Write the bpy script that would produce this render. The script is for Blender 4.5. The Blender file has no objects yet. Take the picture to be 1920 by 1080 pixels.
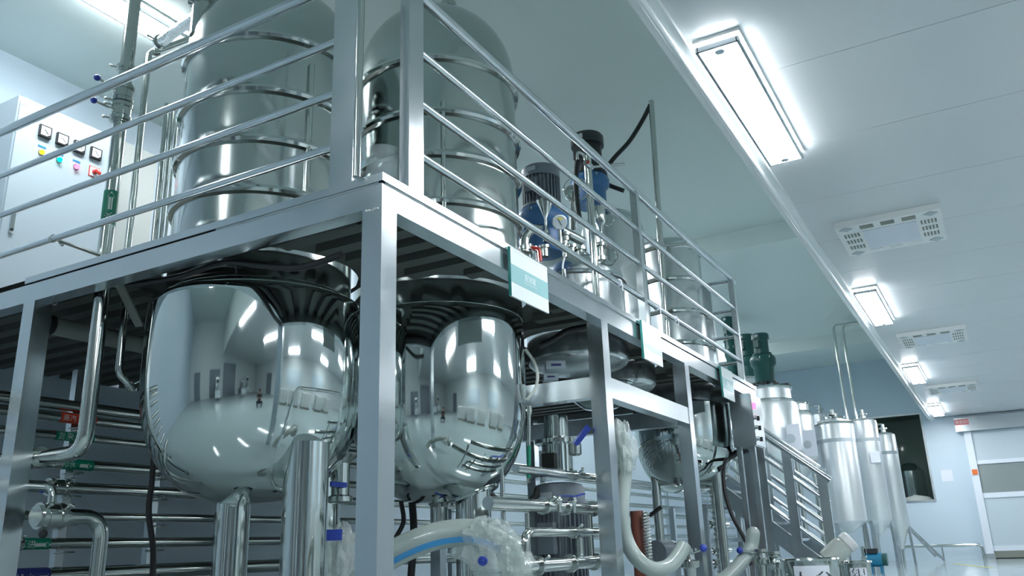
import bpy, math, random
import numpy as np
from mathutils import Vector, Matrix, noise
from mathutils.geometry import delaunay_2d_cdt
random.seed(7)
C = bpy.context.scene.collection
PI = math.pi
# ------------------------------------------------------------------ camera, world, exposure
YAW, PIT, ROL, FPX, CH = 0.506315867, 0.300880077, -0.0337629542, 1577.31731, 0.6
fw = np.array([math.cos(YAW)*math.cos(PIT), math.sin(YAW)*math.cos(PIT), math.sin(PIT)])
rt0 = np.array([math.sin(YAW), -math.cos(YAW), 0.0]); up0 = np.cross(rt0, fw)
rt = rt0*math.cos(ROL) + up0*math.sin(ROL); up = up0*math.cos(ROL) - rt0*math.sin(ROL)
cd = bpy.data.cameras.new('camera'); cam = bpy.data.objects.new('camera', cd); C.objects.link(cam)
cd.sensor_width = 36; cd.lens = 36*FPX/1920; cd.clip_start = 0.05; cd.clip_end = 200
cam.matrix_world = Matrix(((rt[0], up[0], -fw[0], 0), (rt[1], up[1], -fw[1], 0), (rt[2], up[2], -fw[2], CH), (0, 0, 0, 1)))
sc = bpy.context.scene; sc.camera = cam
w = bpy.data.worlds.new('world'); sc.world = w; w.use_nodes = True
w.node_tree.nodes['Background'].inputs[0].default_value = (.6, .8, .85, 1)
w.node_tree.nodes['Background'].inputs[1].default_value = 0.3
vs = sc.view_settings; vs.view_transform = 'Standard'; vs.look = 'None'; vs.gamma = 1.0; vs.use_curve_mapping = False
vs.exposure = 1.3
LAMP_E = 22.0          # radiance of the fluorescent fittings
LAMP_C = (0.95, 0.97, 1.0)

# survey helpers: a viewing direction of the photograph met with a known plane of the room
def ray(u, v):
    a, b = (u-960)/FPX, (v-540)/FPX
    return rt*a - up*b + fw
def P(u, v, x=None, y=None, z=None):
    d = ray(u, v); o = (0, 0, CH)
    k = 0 if x is not None else 1 if y is not None else 2
    s = ((x, y, z)[k]-o[k])/d[k]
    return Vector((d[0]*s, d[1]*s, CH+d[2]*s))
def az(u, v):
    d = ray(u, v); return math.atan2(d[1], d[0])
def ZD(u, v, D):
    d = ray(u, v); return CH + D*d[2]/math.hypot(d[0], d[1])
def D3(u, v, D):
    d = ray(u, v); h = math.hypot(d[0], d[1]); return Vector((D*d[0]/h, D*d[1]/h, CH+D*d[2]/h))
def polar(deg, D, z=0): return Vector((D*math.cos(math.radians(deg)), D*math.sin(math.radians(deg)), z))

# ------------------------------------------------------------------ materials
M = {}
def mat(name, col, rough=.5, metal=0, bump=0, bscale=40, var=0, vscale=6, spec=.5, aniso=0, stretch=None, coat=0):
    m = bpy.data.materials.new(name); m.use_nodes = True; nt = m.node_tree; b = nt.nodes['Principled BSDF']
    b.inputs['Base Color'].default_value = (*col, 1); b.inputs['Roughness'].default_value = rough
    b.inputs['Metallic'].default_value = metal; b.inputs['Specular IOR Level'].default_value = spec
    if coat: b.inputs['Coat Weight'].default_value = coat; b.inputs['Coat Roughness'].default_value = .06
    if bump or var:
        tc = nt.nodes.new('ShaderNodeTexCoord'); mp = nt.nodes.new('ShaderNodeMapping')
        nt.links.new(tc.outputs['Object'], mp.inputs[0])
        if stretch: mp.inputs['Scale'].default_value = stretch
        if bump:
            n = nt.nodes.new('ShaderNodeTexNoise'); n.inputs['Scale'].default_value = bscale; n.inputs['Detail'].default_value = 2
            nt.links.new(mp.outputs[0], n.inputs[0]); bp = nt.nodes.new('ShaderNodeBump')
            bp.inputs['Strength'].default_value = bump; bp.inputs['Distance'].default_value = .01
            nt.links.new(n.outputs[0], bp.inputs['Height']); nt.links.new(bp.outputs[0], b.inputs['Normal'])
        if var:
            n = nt.nodes.new('ShaderNodeTexNoise'); n.inputs['Scale'].default_value = vscale; n.inputs['Detail'].default_value = 4
            nt.links.new(mp.outputs[0], n.inputs[0]); r = nt.nodes.new('ShaderNodeMapRange')
            r.inputs['To Min'].default_value = max(.02, rough-var); r.inputs['To Max'].default_value = rough+var
            nt.links.new(n.outputs[0], r.inputs[0]); nt.links.new(r.outputs[0], b.inputs['Roughness'])
    M[name] = m; return m
def emat(name, col, s):
    m = bpy.data.materials.new(name); m.use_nodes = True; nt = m.node_tree
    for n in list(nt.nodes): nt.nodes.remove(n)
    e = nt.nodes.new('ShaderNodeEmission'); o = nt.nodes.new('ShaderNodeOutputMaterial')
    e.inputs[0].default_value = (*col, 1); e.inputs[1].default_value = s; nt.links.new(e.outputs[0], o.inputs[0]); M[name] = m
def clearmat(name, col, fac, rough=.03, trans=0.0, bump=0):
    """thin clear sheet: see-through with a glossy film and a little scatter"""
    m = bpy.data.materials.new(name); m.use_nodes = True; nt = m.node_tree; b = nt.nodes['Principled BSDF']
    b.inputs['Base Color'].default_value = (*col, 1); b.inputs['Roughness'].default_value = rough
    t = nt.nodes.new('ShaderNodeBsdfTransparent'); t.inputs[0].default_value = (.95, .98, .97, 1)
    mx = nt.nodes.new('ShaderNodeMixShader'); mx.inputs[0].default_value = fac
    nt.links.new(t.outputs[0], mx.inputs[1]); nt.links.new(b.outputs[0], mx.inputs[2])
    if bump:
        n = nt.nodes.new('ShaderNodeTexNoise'); n.inputs['Scale'].default_value = 30; bp = nt.nodes.new('ShaderNodeBump')
        bp.inputs['Strength'].default_value = bump; bp.inputs['Distance'].default_value = .03; n.inputs['Scale'].default_value = 11; n.inputs['Detail'].default_value = 5
        nt.links.new(n.outputs[0], bp.inputs['Height']); nt.links.new(bp.outputs[0], b.inputs['Normal']); b.inputs['Specular IOR Level'].default_value = 1.0; b.inputs['Coat Weight'].default_value = 1.0
    nt.links.new(mx.outputs[0], nt.nodes['Material Output'].inputs[0]); M[name] = m
mat('mirror', (.60, .66, .65), .045, 1, bump=.012, bscale=5)
mat('shellsatin', (.52, .57, .56), .15, 1, bump=.02, bscale=3, var=.05, vscale=3)
mat('polish', (.60, .65, .64), .10, 1, bump=.02, bscale=9, var=.04)
mat('satin', (.61, .66, .69), .22, 1, bump=.03, bscale=14, var=.08, vscale=5)
mat('pipe', (.56, .60, .58), .13, 1, var=.04)
mat('tankwhite', (.80, .84, .86), .33, .75)
mat('brushed', (.60, .65, .66), .24, 1)
mat('railsteel', (.70, .75, .78), .17, 1)
mat('weld', (.62, .66, .65), .34, 1, bump=.3, bscale=120)
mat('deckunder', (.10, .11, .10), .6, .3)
mat('wallpaint', (.55, .67, .76), .42, bump=.01, var=.04)
mat('wallplain', (.58, .64, .65), .42, var=.04)
mat('ceilpaint', (.62, .66, .68), .30, bump=.015, bscale=3, var=.05, vscale=2)
mat('ceilhigh', (.64, .74, .72), .38, var=.05)
mat('floor', (.36, .45, .47), .10, bump=.02, bscale=4, var=.05)
mat('cabinet', (.50, .61, .68), .38, bump=.01, bscale=200)
mat('white', (.80, .82, .82), .4)
mat('whitegloss', (.82, .86, .87), .18)
mat('rubber', (.012, .014, .016), .45)
mat('darkgap', (.02, .025, .025), .7)
mat('motorgrey', (.19, .23, .27), .42, .2)
mat('motorblack', (.022, .026, .03), .4)
mat('motorblue', (.045, .16, .36), .36)
mat('motorgreen', (.012, .085, .08), .38)
mat('pumpblue', (.01, .19, .34), .4)
mat('blue', (.02, .05, .35), .3)
mat('red', (.55, .04, .03), .35)
mat('orange', (.75, .16, .03), .4)
mat('tapegreen', (.0, .20, .12), .4)
mat('tapered', (.55, .05, .02), .4)
mat('tapeblue', (.03, .04, .22), .4)
mat('print', (.62, .72, .70), .5)
mat('inkgrey', (.45, .52, .56), .6)
mat('inkdark', (.05, .07, .08), .6)
mat('signteal', (.33, .58, .60), .25)
mat('signwhite', (.83, .90, .90), .2)
mat('acrylic', (.05, .30, .27), .12)
mat('hose', (.36, .43, .41), .22, coat=.5)
mat('hoseclear', (.36, .43, .40), .25, bump=.25, bscale=150, coat=.4)
mat('stripe', (.05, .30, .62), .35)
mat('brown', (.20, .065, .045), .5)
mat('yellow', (.70, .62, .10), .5)
mat('paper', (.74, .78, .86), .6)
mat('pinksign', (.62, .18, .20), .45)
mat('insul', (.22, .24, .21), .6)
mat('insulpipe', (.30, .33, .30), .55)
mat('foil', (.72, .76, .76), .22, 1, bump=.9, bscale=45)
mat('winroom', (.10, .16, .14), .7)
mat('curtain', (.52, .62, .68), .22)
mat('bandwhite', (.72, .79, .87), .3)
mat('plinth', (.55, .60, .58), .5)
mat('tote', (.72, .78, .78), .4)
clearmat('glass', (.02, .03, .03), .16)
clearmat('film', (.80, .87, .88), .36, .08, bump=.9)
clearmat('beaker', (.80, .88, .92), .24, .25)
clearmat('pvc', (.60, .70, .70), .30, .1)
clearmat('tubeclear', (.75, .80, .74), .55, .12)
emat('lamp', LAMP_C, LAMP_E)
emat('led_amber', (1, .55, .02), 1.6); emat('led_green', (.0, .95, .45), 1.4); emat('led_red', (1, .08, .25), 3.0)
emat('meterface', (.55, .72, .95), .75)
emat('exitlit', (1, .1, .25), 2.0)

# ------------------------------------------------------------------ mesh builder
class MB:
    def __init__(s): s.v = []; s.f = []
    def add(s, v, f):
        n = len(s.v); s.v += [Vector(p) for p in v]; s.f += [tuple(i+n for i in q) for q in f]; return s
    def box(s, x0, x1, y0, y1, z0, z1):
        v = [(x, y, z) for z in (z0, z1) for y in (y0, y1) for x in (x0, x1)]
        return s.add(v, [(0, 2, 3, 1), (4, 5, 7, 6), (0, 1, 5, 4), (2, 6, 7, 3), (0, 4, 6, 2), (1, 3, 7, 5)])
    def obox(s, c, ax, ay, az_, hx, hy, hz):
        c = Vector(c); ax, ay, az_ = (Vector(q).normalized() for q in (ax, ay, az_))
        v = [c + ax*hx*i + ay*hy*j + az_*hz*k for k in (-1, 1) for j in (-1, 1) for i in (-1, 1)]
        return s.add(v, [(0, 2, 3, 1), (4, 5, 7, 6), (0, 1, 5, 4), (2, 6, 7, 3), (0, 4, 6, 2), (1, 3, 7, 5)])
    def bar(s, a, b, w_, h_, upv=(0, 0, 1)):
        a, b = Vector(a), Vector(b); d = (b-a).normalized(); sx = d.cross(Vector(upv)).normalized(); u = sx.cross(d)
        return s.obox((a+b)/2, d, sx, u, (b-a).length/2, w_/2, h_/2)
    def cyl(s, a, b, r0, r1=None, n=20, cap=True):
        a, b = Vector(a), Vector(b); r1 = r0 if r1 is None else r1
        d = (b-a).normalized(); t = Vector((0, 0, 1)) if abs(d.z) < .9 else Vector((1, 0, 0))
        e = d.cross(t).normalized(); g = d.cross(e)
        v = []; f = []
        for p, r in ((a, r0), (b, r1)):
            for i in range(n):
                q = 2*PI*i/n; v.append(p + e*r*math.cos(q) + g*r*math.sin(q))
        for i in range(n): f.append((i, (i+1) % n, n+(i+1) % n, n+i))
        if cap: f += [tuple(range(n-1, -1, -1)), tuple(range(n, 2*n))]
        return s.add(v, f)
    def lathe(s, c, prof, n=48, axis=(0, 0, 1)):
        """prof: list of (r, z along axis)"""
        c = Vector(c); d = Vector(axis).normalized(); t = Vector((0, 0, 1)) if abs(d.z) < .9 else Vector((1, 0, 0))
        e = t.cross(d).normalized() if abs(d.z) < .9 else Vector((1, 0, 0)); g = d.cross(e)
        v = []; f = []
        for r, z in prof:
            r = max(r, 1e-4)
            for i in range(n):
                q = 2*PI*i/n; v.append(c + d*z + e*r*math.cos(q) + g*r*math.sin(q))
        for k in range(len(prof)-1):
            for i in range(n):
                j = (i+1) % n; f.append((k*n+i, k*n+j, (k+1)*n+j, (k+1)*n+i))
        if prof[0][0] > .001: f.append(tuple(range(n-1, -1, -1)))
        if prof[-1][0] > .001: f.append(tuple(range((len(prof)-1)*n, len(prof)*n)))
        return s.add(v, f)
    def tube(s, pts, r, n=14, bend=None, seg=7, cap=True):
        pts = round_path(pts, bend if bend is not None else r*2.6, seg)
        m = len(pts); v = []; f = []; T = []
        for i in range(m):
            T.append((pts[min(i+1, m-1)]-pts[max(i-1, 0)]).normalized())
        t = Vector((0, 0, 1)) if abs(T[0].z) < .9 else Vector((1, 0, 0))
        e = T[0].cross(t).normalized()
        for i in range(m):
            if i:
                ax = T[i-1].cross(T[i])
                if ax.length > 1e-7: e = Matrix.Rotation(T[i-1].angle(T[i]), 3, ax.normalized()) @ e
            g = T[i].cross(e); rr = r[i] if isinstance(r, (list, tuple)) else r
            for k in range(n):
                q = 2*PI*k/n; v.append(pts[i] + e*rr*math.cos(q) + g*rr*math.sin(q))
        for i in range(m-1):
            for k in range(n):
                j = (k+1) % n; f.append((i*n+k, i*n+j, (i+1)*n+j, (i+1)*n+k))
        if cap: f += [tuple(range(n-1, -1, -1)), tuple(range((m-1)*n, m*n))]
        return s.add(v, f)
    def ring(s, c, R, r, n=48, m=8, axis=(0, 0, 1), a0=0, a1=2*PI):
        prof = [(R + r*math.cos(2*PI*k/m), r*math.sin(2*PI*k/m)) for k in range(m+1)]
        c = Vector(c); d = Vector(axis).normalized(); t = Vector((1, 0, 0)) if abs(d.x) < .9 else Vector((0, 1, 0))
        e = d.cross(t).normalized(); g = d.cross(e); v = []; f = []
        full = abs(a1-a0-2*PI) < 1e-6; N = n if full else n+1
        for i in range(N):
            q = a0 + (a1-a0)*i/n
            for k in range(m):
                R_, z = prof[k]; v.append(c + d*z + (e*math.cos(q)+g*math.sin(q))*R_)
        for i in range(n):
            i2 = (i+1) % N
            for k in range(m):
                j = (k+1) % m; f.append((i*m+k, i2*m+k, i2*m+j, i*m+j))
        return s.add(v, f)
    def ball(s, c, r, n=14, sz=1.0):
        prof = [(r*math.sin(PI*k/8), -r*sz*math.cos(PI*k/8)) for k in range(9)]
        return s.lathe(c, prof, n)
    def build(s, name, m, parent=None, smooth=True, ang=38, **props):
        me = bpy.data.meshes.new(name)
        off = parent.matrix_world.translation.copy() if parent is not None and False else (world_loc(parent) if parent is not None else Vector((0, 0, 0)))
        if parent is None and s.v:
            lo = Vector((min(p.x for p in s.v), min(p.y for p in s.v), min(p.z for p in s.v)))
            hi = Vector((max(p.x for p in s.v), max(p.y for p in s.v), max(p.z for p in s.v)))
            off = Vector(((lo.x+hi.x)/2, (lo.y+hi.y)/2, lo.z))
        me.from_pydata([tuple(p-off) for p in s.v], [], s.f); me.update()
        if smooth:
            me.shade_smooth(); me.set_sharp_from_angle(angle=math.radians(ang))
        me.materials.append(M[m] if isinstance(m, str) else m)
        o = bpy.data.objects.new(name, me); C.objects.link(o)
        if parent is not None: o.parent = parent
        else: o.location = off
        for k, q in props.items(): o[k] = q
        return o
def world_loc(o):
    v = Vector(o.location)
    while o.parent is not None:
        o = o.parent; v += Vector(o.location)
    return v
def round_path(pts, R, seg=7):
    pts = [Vector(p) for p in pts]
    if len(pts) < 3 or R <= 0: return pts
    out = [pts[0]]
    for i in range(1, len(pts)-1):
        a, b, c = pts[i-1], pts[i], pts[i+1]; d0 = (a-b); d1 = (c-b); l0, l1 = d0.length, d1.length
        d0.normalize(); d1.normalize(); ang = d0.angle(d1)
        if ang > PI-.02: out.append(b); continue
        t = min(R/math.tan(ang/2), l0*.49, l1*.49); p0, p1 = b+d0*t, b+d1*t
        for k in range(seg+1):
            q = k/seg; out.append(p0*(1-q)**2 + b*2*q*(1-q) + p1*q*q)
    out.append(pts[-1]); return out
def spline(pts, n=8):
    pts = [Vector(p) for p in pts]; q = [pts[0]*2-pts[1]] + pts + [pts[-1]*2-pts[-2]]; out = []
    for i in range(1, len(q)-2):
        for k in range(n):
            t = k/n; a, b, c, d = q[i-1], q[i], q[i+1], q[i+2]
            out.append(.5*((2*b) + (c-a)*t + (2*a-5*b+4*c-d)*t*t + (3*b-a-3*c+d)*t**3))
    out.append(pts[-1]); return out
def thing(name, label, cat, loc=(0, 0, 0), group=None):
    o = bpy.data.objects.new(name, None); o.empty_display_size = .1; C.objects.link(o); o.location = loc
    o['label'] = label; o['category'] = cat
    if group: o['group'] = group
    return o
def tag(o, label, cat, group=None):
    o['label'] = label; o['category'] = cat
    if group: o['group'] = group
    return o
def struct(name, mb, m, parent=None, **k):
    o = mb.build(name, m, parent, **k)
    if parent is None: o['kind'] = 'structure'
    return o
_tc = {}
def text_mesh(s, size):
    if (s, size) in _tc: return _tc[(s, size)]
    cu = bpy.data.curves.new('t', 'FONT'); cu.body = s; cu.size = size; cu.align_x = 'CENTER'; cu.align_y = 'CENTER'; cu.resolution_u = 2
    o = bpy.data.objects.new('t', cu); C.objects.link(o); dg = bpy.context.evaluated_depsgraph_get()
    me = bpy.data.meshes.new_from_object(o.evaluated_get(dg)); r = ([Vector(v.co) for v in me.vertices], [tuple(p.vertices) for p in me.polygons])
    bpy.data.objects.remove(o); bpy.data.curves.remove(cu); bpy.data.meshes.remove(me); _tc[(s, size)] = r
    return r
def text(s, size, c, ex, ey, parent, m='print', name='lettering'):
    v, f = text_mesh(s, size); c = Vector(c); ex, ey = Vector(ex), Vector(ey)
    return MB().add([c + ex*p.x + ey*p.y for p in v], f).build(name, m, parent, smooth=False)
def text_on_pipe(s, size, c, d, front, r, parent, m='print', name='lettering'):
    """lettering laid round a pipe: c axis point, d reading direction, front: outward direction of the text centre"""
    v, f = text_mesh(s, size); c, d, fr = Vector(c), Vector(d).normalized(), Vector(front).normalized(); u = fr.cross(d).normalized()
    u = u if u.z >= 0 or abs(d.z) > .5 else -u
    out = []
    for p in v:
        q = p.y/r; out.append(c + d*p.x + fr*r*math.cos(q) + u*r*math.sin(q))
    return MB().add(out, f).build(name, m, parent, smooth=False)
def arrow_on_pipe(L, h, c, d, front, r, parent, m='print'):
    c, d, fr = Vector(c), Vector(d).normalized(), Vector(front).normalized(); u = fr.cross(d).normalized()
    pts = [(-L/2, -h*.28), (L*.18, -h*.28), (L*.18, -h*.5), (L/2, 0), (L*.18, h*.5), (L*.18, h*.28), (-L/2, h*.28)]
    out = [c + d*x + fr*r*math.cos(y/r) + u*r*math.sin(y/r) for x, y in pts]
    return MB().add(out, [(0, 1, 5, 6), (2, 3, 4), (1, 2, 4, 5)]).build('arrow', m, parent, smooth=False)

# ------------------------------------------------------------------ room shell
X0, X1, YR, YL, ZC, ZH, YE = -7.0, 24.5, -7.0, 7.39, 3.48, 5.2, 1.22
struct('floor', MB().box(X0, X1+3.5, YR, YL+.2, -.1, 0), 'floor')
low = struct('ceiling', MB().box(X0, X1, YR, YE, ZC+.03, ZC+.12), 'ceilpaint')
pm = None
for i in range(26):                                                # sandwich panels with a fine joint between neighbours
    x = X0 + i*1.2
    if pm is None:
        p = MB().box(x+.003, x+1.197, YR, YE, ZC, ZC+.03).build('ceiling_panel', 'ceilpaint', low, smooth=False); pm = p; px0 = x
    else:
        p = pm.copy(); C.objects.link(p); p.parent = low; p.location = pm.location + Vector((x-px0, 0, 0))
struct('ceiling_high', MB().box(X0, X1, YE+.06, YL+.2, ZH, ZH+.1), 'ceilhigh')
struct('wall_upper', MB().box(X0, X1, YE, YE+.06, ZC, ZH+.1), 'ceilhigh')
struct('trim_1', MB().box(X0, X1, YE-.05, YE+.09, ZC-.035, ZC-.001), 'whitegloss')
struct('trim_2', MB().tube([(X0, YE+.02, ZC-.045), (X1, YE+.02, ZC-.045)], .022, n=10), 'whitegloss')
for k, xb in enumerate((12.4, 20.6)):
    struct('beam_%d' % (k+1), MB().box(xb, xb+.5, YE+.06, YL, ZH-.30, ZH), 'ceilhigh')
struct('wall_left', MB().box(X0, X1, YL, YL+.2, 0, ZH), 'wallpaint')
struct('wall_right', MB().box(X0, X1, YR-.2, YR, 0, ZC+.1), 'wallplain')
struct('wall_back', MB().box(X0-.2, X0, YR, YL+.2, 0, ZH+.1), 'wallplain')
def holed_wall(mb, x, t, y0, y1, z0, z1, holes):
    ys = sorted({y0, y1, *[h[0] for h in holes], *[h[1] for h in holes]}); zs = sorted({z0, z1, *[h[2] for h in holes], *[h[3] for h in holes]})
    for a, b in zip(ys, ys[1:]):
        for c, d in zip(zs, zs[1:]):
            if not any(h[0] <= a and b <= h[1] and h[2] <= c and d <= h[3] for h in holes): mb.box(x, x+t, a, b, c, d)
    return mb
WIN = (1.49, 3.3, 1.44, 3.65); DOR = (-1.9, .55, 0, 3.05)
struct('wall_far', holed_wall(MB(), X1, .12, YR, YL+.2, 0, ZH+.1, [WIN, DOR]), 'wallpaint', smooth=False)
struct('wall_window_room', MB().box(X1+3.3, X1+3.4, -3, 4.5, 0, 3.9).box(X1+.12, X1+3.3, 4.4, 4.5, 0, 3.9).box(X1+.12, X1+3.3, -3.1, -3, 0, 3.9).box(X1+.12, X1+3.3, 1.0, 1.08, 0, 3.9), 'winroom', smooth=False)
struct('ceiling_window_room', MB().box(X1+.12, X1+3.4, -3.1, 4.5, 3.9, 4.0), 'winroom')
win = struct('window_1', holed_wall(MB(), X1-.015, .05, WIN[0]-.03, WIN[1]+.03, WIN[2]-.03, WIN[3]+.03, [(WIN[0]+.02, WIN[1]-.02, WIN[2]+.02, WIN[3]-.02)]), 'satin', smooth=False)
MB().box(X1+.04, X1+.05, WIN[0], WIN[1], WIN[2], WIN[3]).build('pane', 'glass', win, smooth=False)
# roller door
dr = bpy.data.objects.new('door_1', None); C.objects.link(dr); dr.location = (X1, -.68, 0); dr['kind'] = 'structure'
MB().box(X1-.30, X1, -2.1, .72, 3.07, 3.41).build('header_box', 'satin', dr, smooth=False)
for y in (.40, -2.05): MB().box(X1-.14, X1, y, y+.165, .12, 3.07).build('jamb', 'bandwhite', dr, smooth=False); MB().box(X1-.18, X1+.02, y-.02, y+.185, 0, .12).build('jamb_foot', 'satin', dr, smooth=False)
for a, b in ((2.345, 3.07), (.30, 1.43)): MB().box(X1-.07, X1-.055, -1.9, .42, a, b).build('curtain_panel', 'curtain', dr, smooth=False)
MB().box(X1-.07, X1-.06, -1.9, .42, 1.55, 2.25).build('clear_panel', 'pvc', dr, smooth=False)
for a, b in ((2.25, 2.345), (1.43, 1.55), (.18, .30)): MB().box(X1-.095, X1-.045, -1.9, .42, a, b).build('stiffener_bar', 'bandwhite', dr, smooth=False)
MB().box(X1-.09, X1-.05, -1.9, .42, .02, .18).build('bottom_seal', 'insul', dr, smooth=False)
MB().box(X1-.16, X1-.14, .42, .54, 2.0, 2.13).build('button_box', 'orange', dr, smooth=False)
b = thing('door_sign', 'small red sign with white characters on the roller door header', 'sign', (X1-.31, .56, 3.22))
MB().box(X1-.315, X1-.30, .40, .72, 3.23, 3.37).build('sign_plate', 'pinksign', b, smooth=False)
text('安全出口', .085, (X1-.317, .53, 3.30), (0, -1, 0), (0, 0, 1), b)
tag(MB().box(X1-.008, X1-.001, .99, 1.25, 1.89, 2.17).build('notice_paper', 'paper', smooth=False), 'white paper notice taped to the pale far wall beside the roller door', 'notice')
a0, a1 = P(1715, 1041, x=24.1), P(1845, 1048, x=24.1)
gr = thing('guard_rail', 'low bent steel pipe guard rail along the foot of the far wall', 'rail', (24.1, 1.4, 0))
MB().tube([(24.1, 2.4, 0), (24.1, 2.4, .34), (24.1, .62, .34), (24.1, .62, 0)], .035, bend=.12).build('rail', 'pipe', gr)
MB().cyl((24.1, 1.5, 0), (24.1, 1.5, .32), .02).build('post', 'pipe', gr)
struct('trim_floor_line', MB().obox((19.6, .75, .002), (1, .25, 0), (-.25, 1, 0), (0, 0, 1), 1.6, .03, .001), 'yellow', smooth=False)
# things seen through the far window
t = thing('stored_vessel', 'dim steel vessel standing behind the dark window glass', 'tank', (26.2, 2.1, 0))
MB().lathe((26.2, 2.1, 0), [(.30, .5), (.36, .7), (.36, 2.3), (.2, 2.5), (.0, 2.55)], 32).build('shell', 'polish', t)
for q in (0, 2.1, 4.2): MB().cyl((26.2+.25*math.cos(q), 2.1+.25*math.sin(q), 0), (26.2+.25*math.cos(q), 2.1+.25*math.sin(q), .7), .03).build('leg', 'pipe', t)
tag(MB().lathe((25.1, 1.95, 1.2), [(.0, .0), (.42, .02), (.46, .2), (.30, .36), (0, .42)], 24).build('white_sack', 'white'), 'rounded white sack lying inside the window sill', 'sack')
struct('trim_window_bench', MB().box(24.62, 25.6, 1.1, 4.3, 1.14, 1.2), 'insul')

# ------------------------------------------------------------------ ceiling lights and cassettes
def lamp(x0, x1, y0, y1, zb, label, grp='fluorescent fittings along the ceiling edge', top=None):
    L = thing('ceiling_light', label, 'light', ((x0+x1)/2, (y0+y1)/2, zb), grp); zt = (top or ZC)
    MB().box(x0-.02, x1+.02, y0-.02, y1+.02, zt-.022, zt-.001).build('back_plate', 'white', L, smooth=False)
    for y in (y0-.012, y1-.006): MB().box(x0-.012, x1+.012, y, y+.018, zb, zb+.032).build('frame', 'satin', L, smooth=False)
    for x in (x0-.012, x1-.006): MB().box(x, x+.018, y0, y1, zb, zb+.032).build('frame', 'satin', L, smooth=False)
    MB().box(x0+.008, x1-.008, y0+.008, y1-.008, zb, zt-.023).build('diffuser', 'lamp', L, smooth=False)
    for x in (x0+.05, x1-.05):
        MB().cyl((x, (y0+y1)/2, zb-.004), (x, (y0+y1)/2, zb+.01), .03, n=12).build('tube_holder', 'cabinet', L)
LX = (4.42, 10.55, 16.05, 21.5)
nm = ['nearest and longest-looking', 'second', 'third', 'farthest']
for i, x in enumerate(LX):
    lamp(x, x+1.85, .885, 1.125, 3.40, ('bright fluorescent ceiling light, %s of the row beside the ceiling edge' % nm[i]))
for i, x in enumerate((-1.2, 4.8, 10.4, 16.0, 21.6)):
    lamp(x, x+1.85, -2.6, -2.36, 3.40, 'bright fluorescent ceiling light in the row outside the picture', 'fluorescent fittings of the second row')
for i, x in enumerate((1.5, 7.5)):
    lamp(x, x+1.85, -5.6, -5.36, 3.40, 'bright fluorescent ceiling light in the row outside the picture', 'fluorescent fittings of the second row')
lamp(-1.4, .45, .885, 1.125, 3.40, 'bright fluorescent ceiling light in the row outside the picture', 'fluorescent fittings of the second row')
lamp(2.55, 4.35, 5.70, 5.98, ZH-.09, 'bright fluorescent light on the raised ceiling above the white cabinet', 'fittings on the raised ceiling', top=ZH)
for x_ in (6.0, 14.6, 19.0): lamp(x_, x_+1.8, 5.70, 5.98, ZH-.09, 'unseen fluorescent light added to brighten the raised ceiling, behind the tall vessels', 'fittings on the raised ceiling', top=ZH)  # added fill lamps, out of view, to lift the dim raised ceiling
lamp(10.0, 11.8, 5.70, 5.98, ZH-.09, 'unseen fluorescent light added to brighten the raised ceiling, behind the tall vessels', 'fittings on the raised ceiling', top=ZH)  # one more added fill lamp for the raised ceiling, unseen
lamp(-3.0, -1.2, 4.2, 4.48, ZH-.09, 'unseen fluorescent light added to brighten the raised ceiling, behind the tall vessels', 'fittings on the raised ceiling', top=ZH)  # added fill lamp behind the camera, brightens the raised part of the hall
def cassette(x0, x1, y0, y1, zb, label):
    A = thing('air_cassette', label, 'air conditioner', ((x0+x1)/2, (y0+y1)/2, zb), 'white ceiling cassettes')
    MB().box(x0, x1, y0, y1, zb, ZC-.001).build('panel', 'white', A, smooth=False)
    cx, cy, wx, wy = (x0+x1)/2, (y0+y1)/2, x1-x0, y1-y0
    MB().box(x0+.22*wx, x1-.18*wx, y0+.24*wy, y1-.24*wy, zb-.006, zb+.001).build('grille', 'paper', A, smooth=False)
    for k in range(3):
        y = y0 + wy*(.30+.2*k)
        MB().box(x0+.05*wx, x0+.15*wx, y-.06, y+.06, zb-.004, zb+.001).build('outlet', 'insul', A, smooth=False)
        MB().box(x1-.13*wx, x1-.05*wx, y-.06, y+.06, zb-.004, zb+.001).build('outlet', 'whitegloss', A, smooth=False)
    s = MB()
    for side in (y0+.13*wy, y1-.13*wy):
        for i in range(3):
            for j in range(5): s.box(cx-.2*wx+i*.2*wx-.05, cx-.2*wx+i*.2*wx+.05, side-.06+j*.03-.008, side-.06+j*.03+.008, zb-.005, zb+.001)
    s.build('vent_slots', 'insul', A, smooth=False, kind='stuff')
    for y in (y0+.1*wy, y1-.1*wy):
        for x in (x0+.08*wx, x1-.08*wx): MB().obox((x, y, zb-.002), (1, 1, 0), (-1, 1, 0), (0, 0, 1), .045, .045, .003).build('corner_cover', 'inkgrey', A, smooth=False)
cassette(8.1, 9.06, .03, .95, 3.42, 'white ceiling air cassette with slotted corners, nearer one above the aisle')
cassette(13.45, 14.4, .03, .95, 3.42, 'white ceiling air cassette seen edge-on between the second and third lights')
cassette(18.8, 19.75, .03, .95, 3.42, 'faint white ceiling air cassette near the far wall lights')

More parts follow.
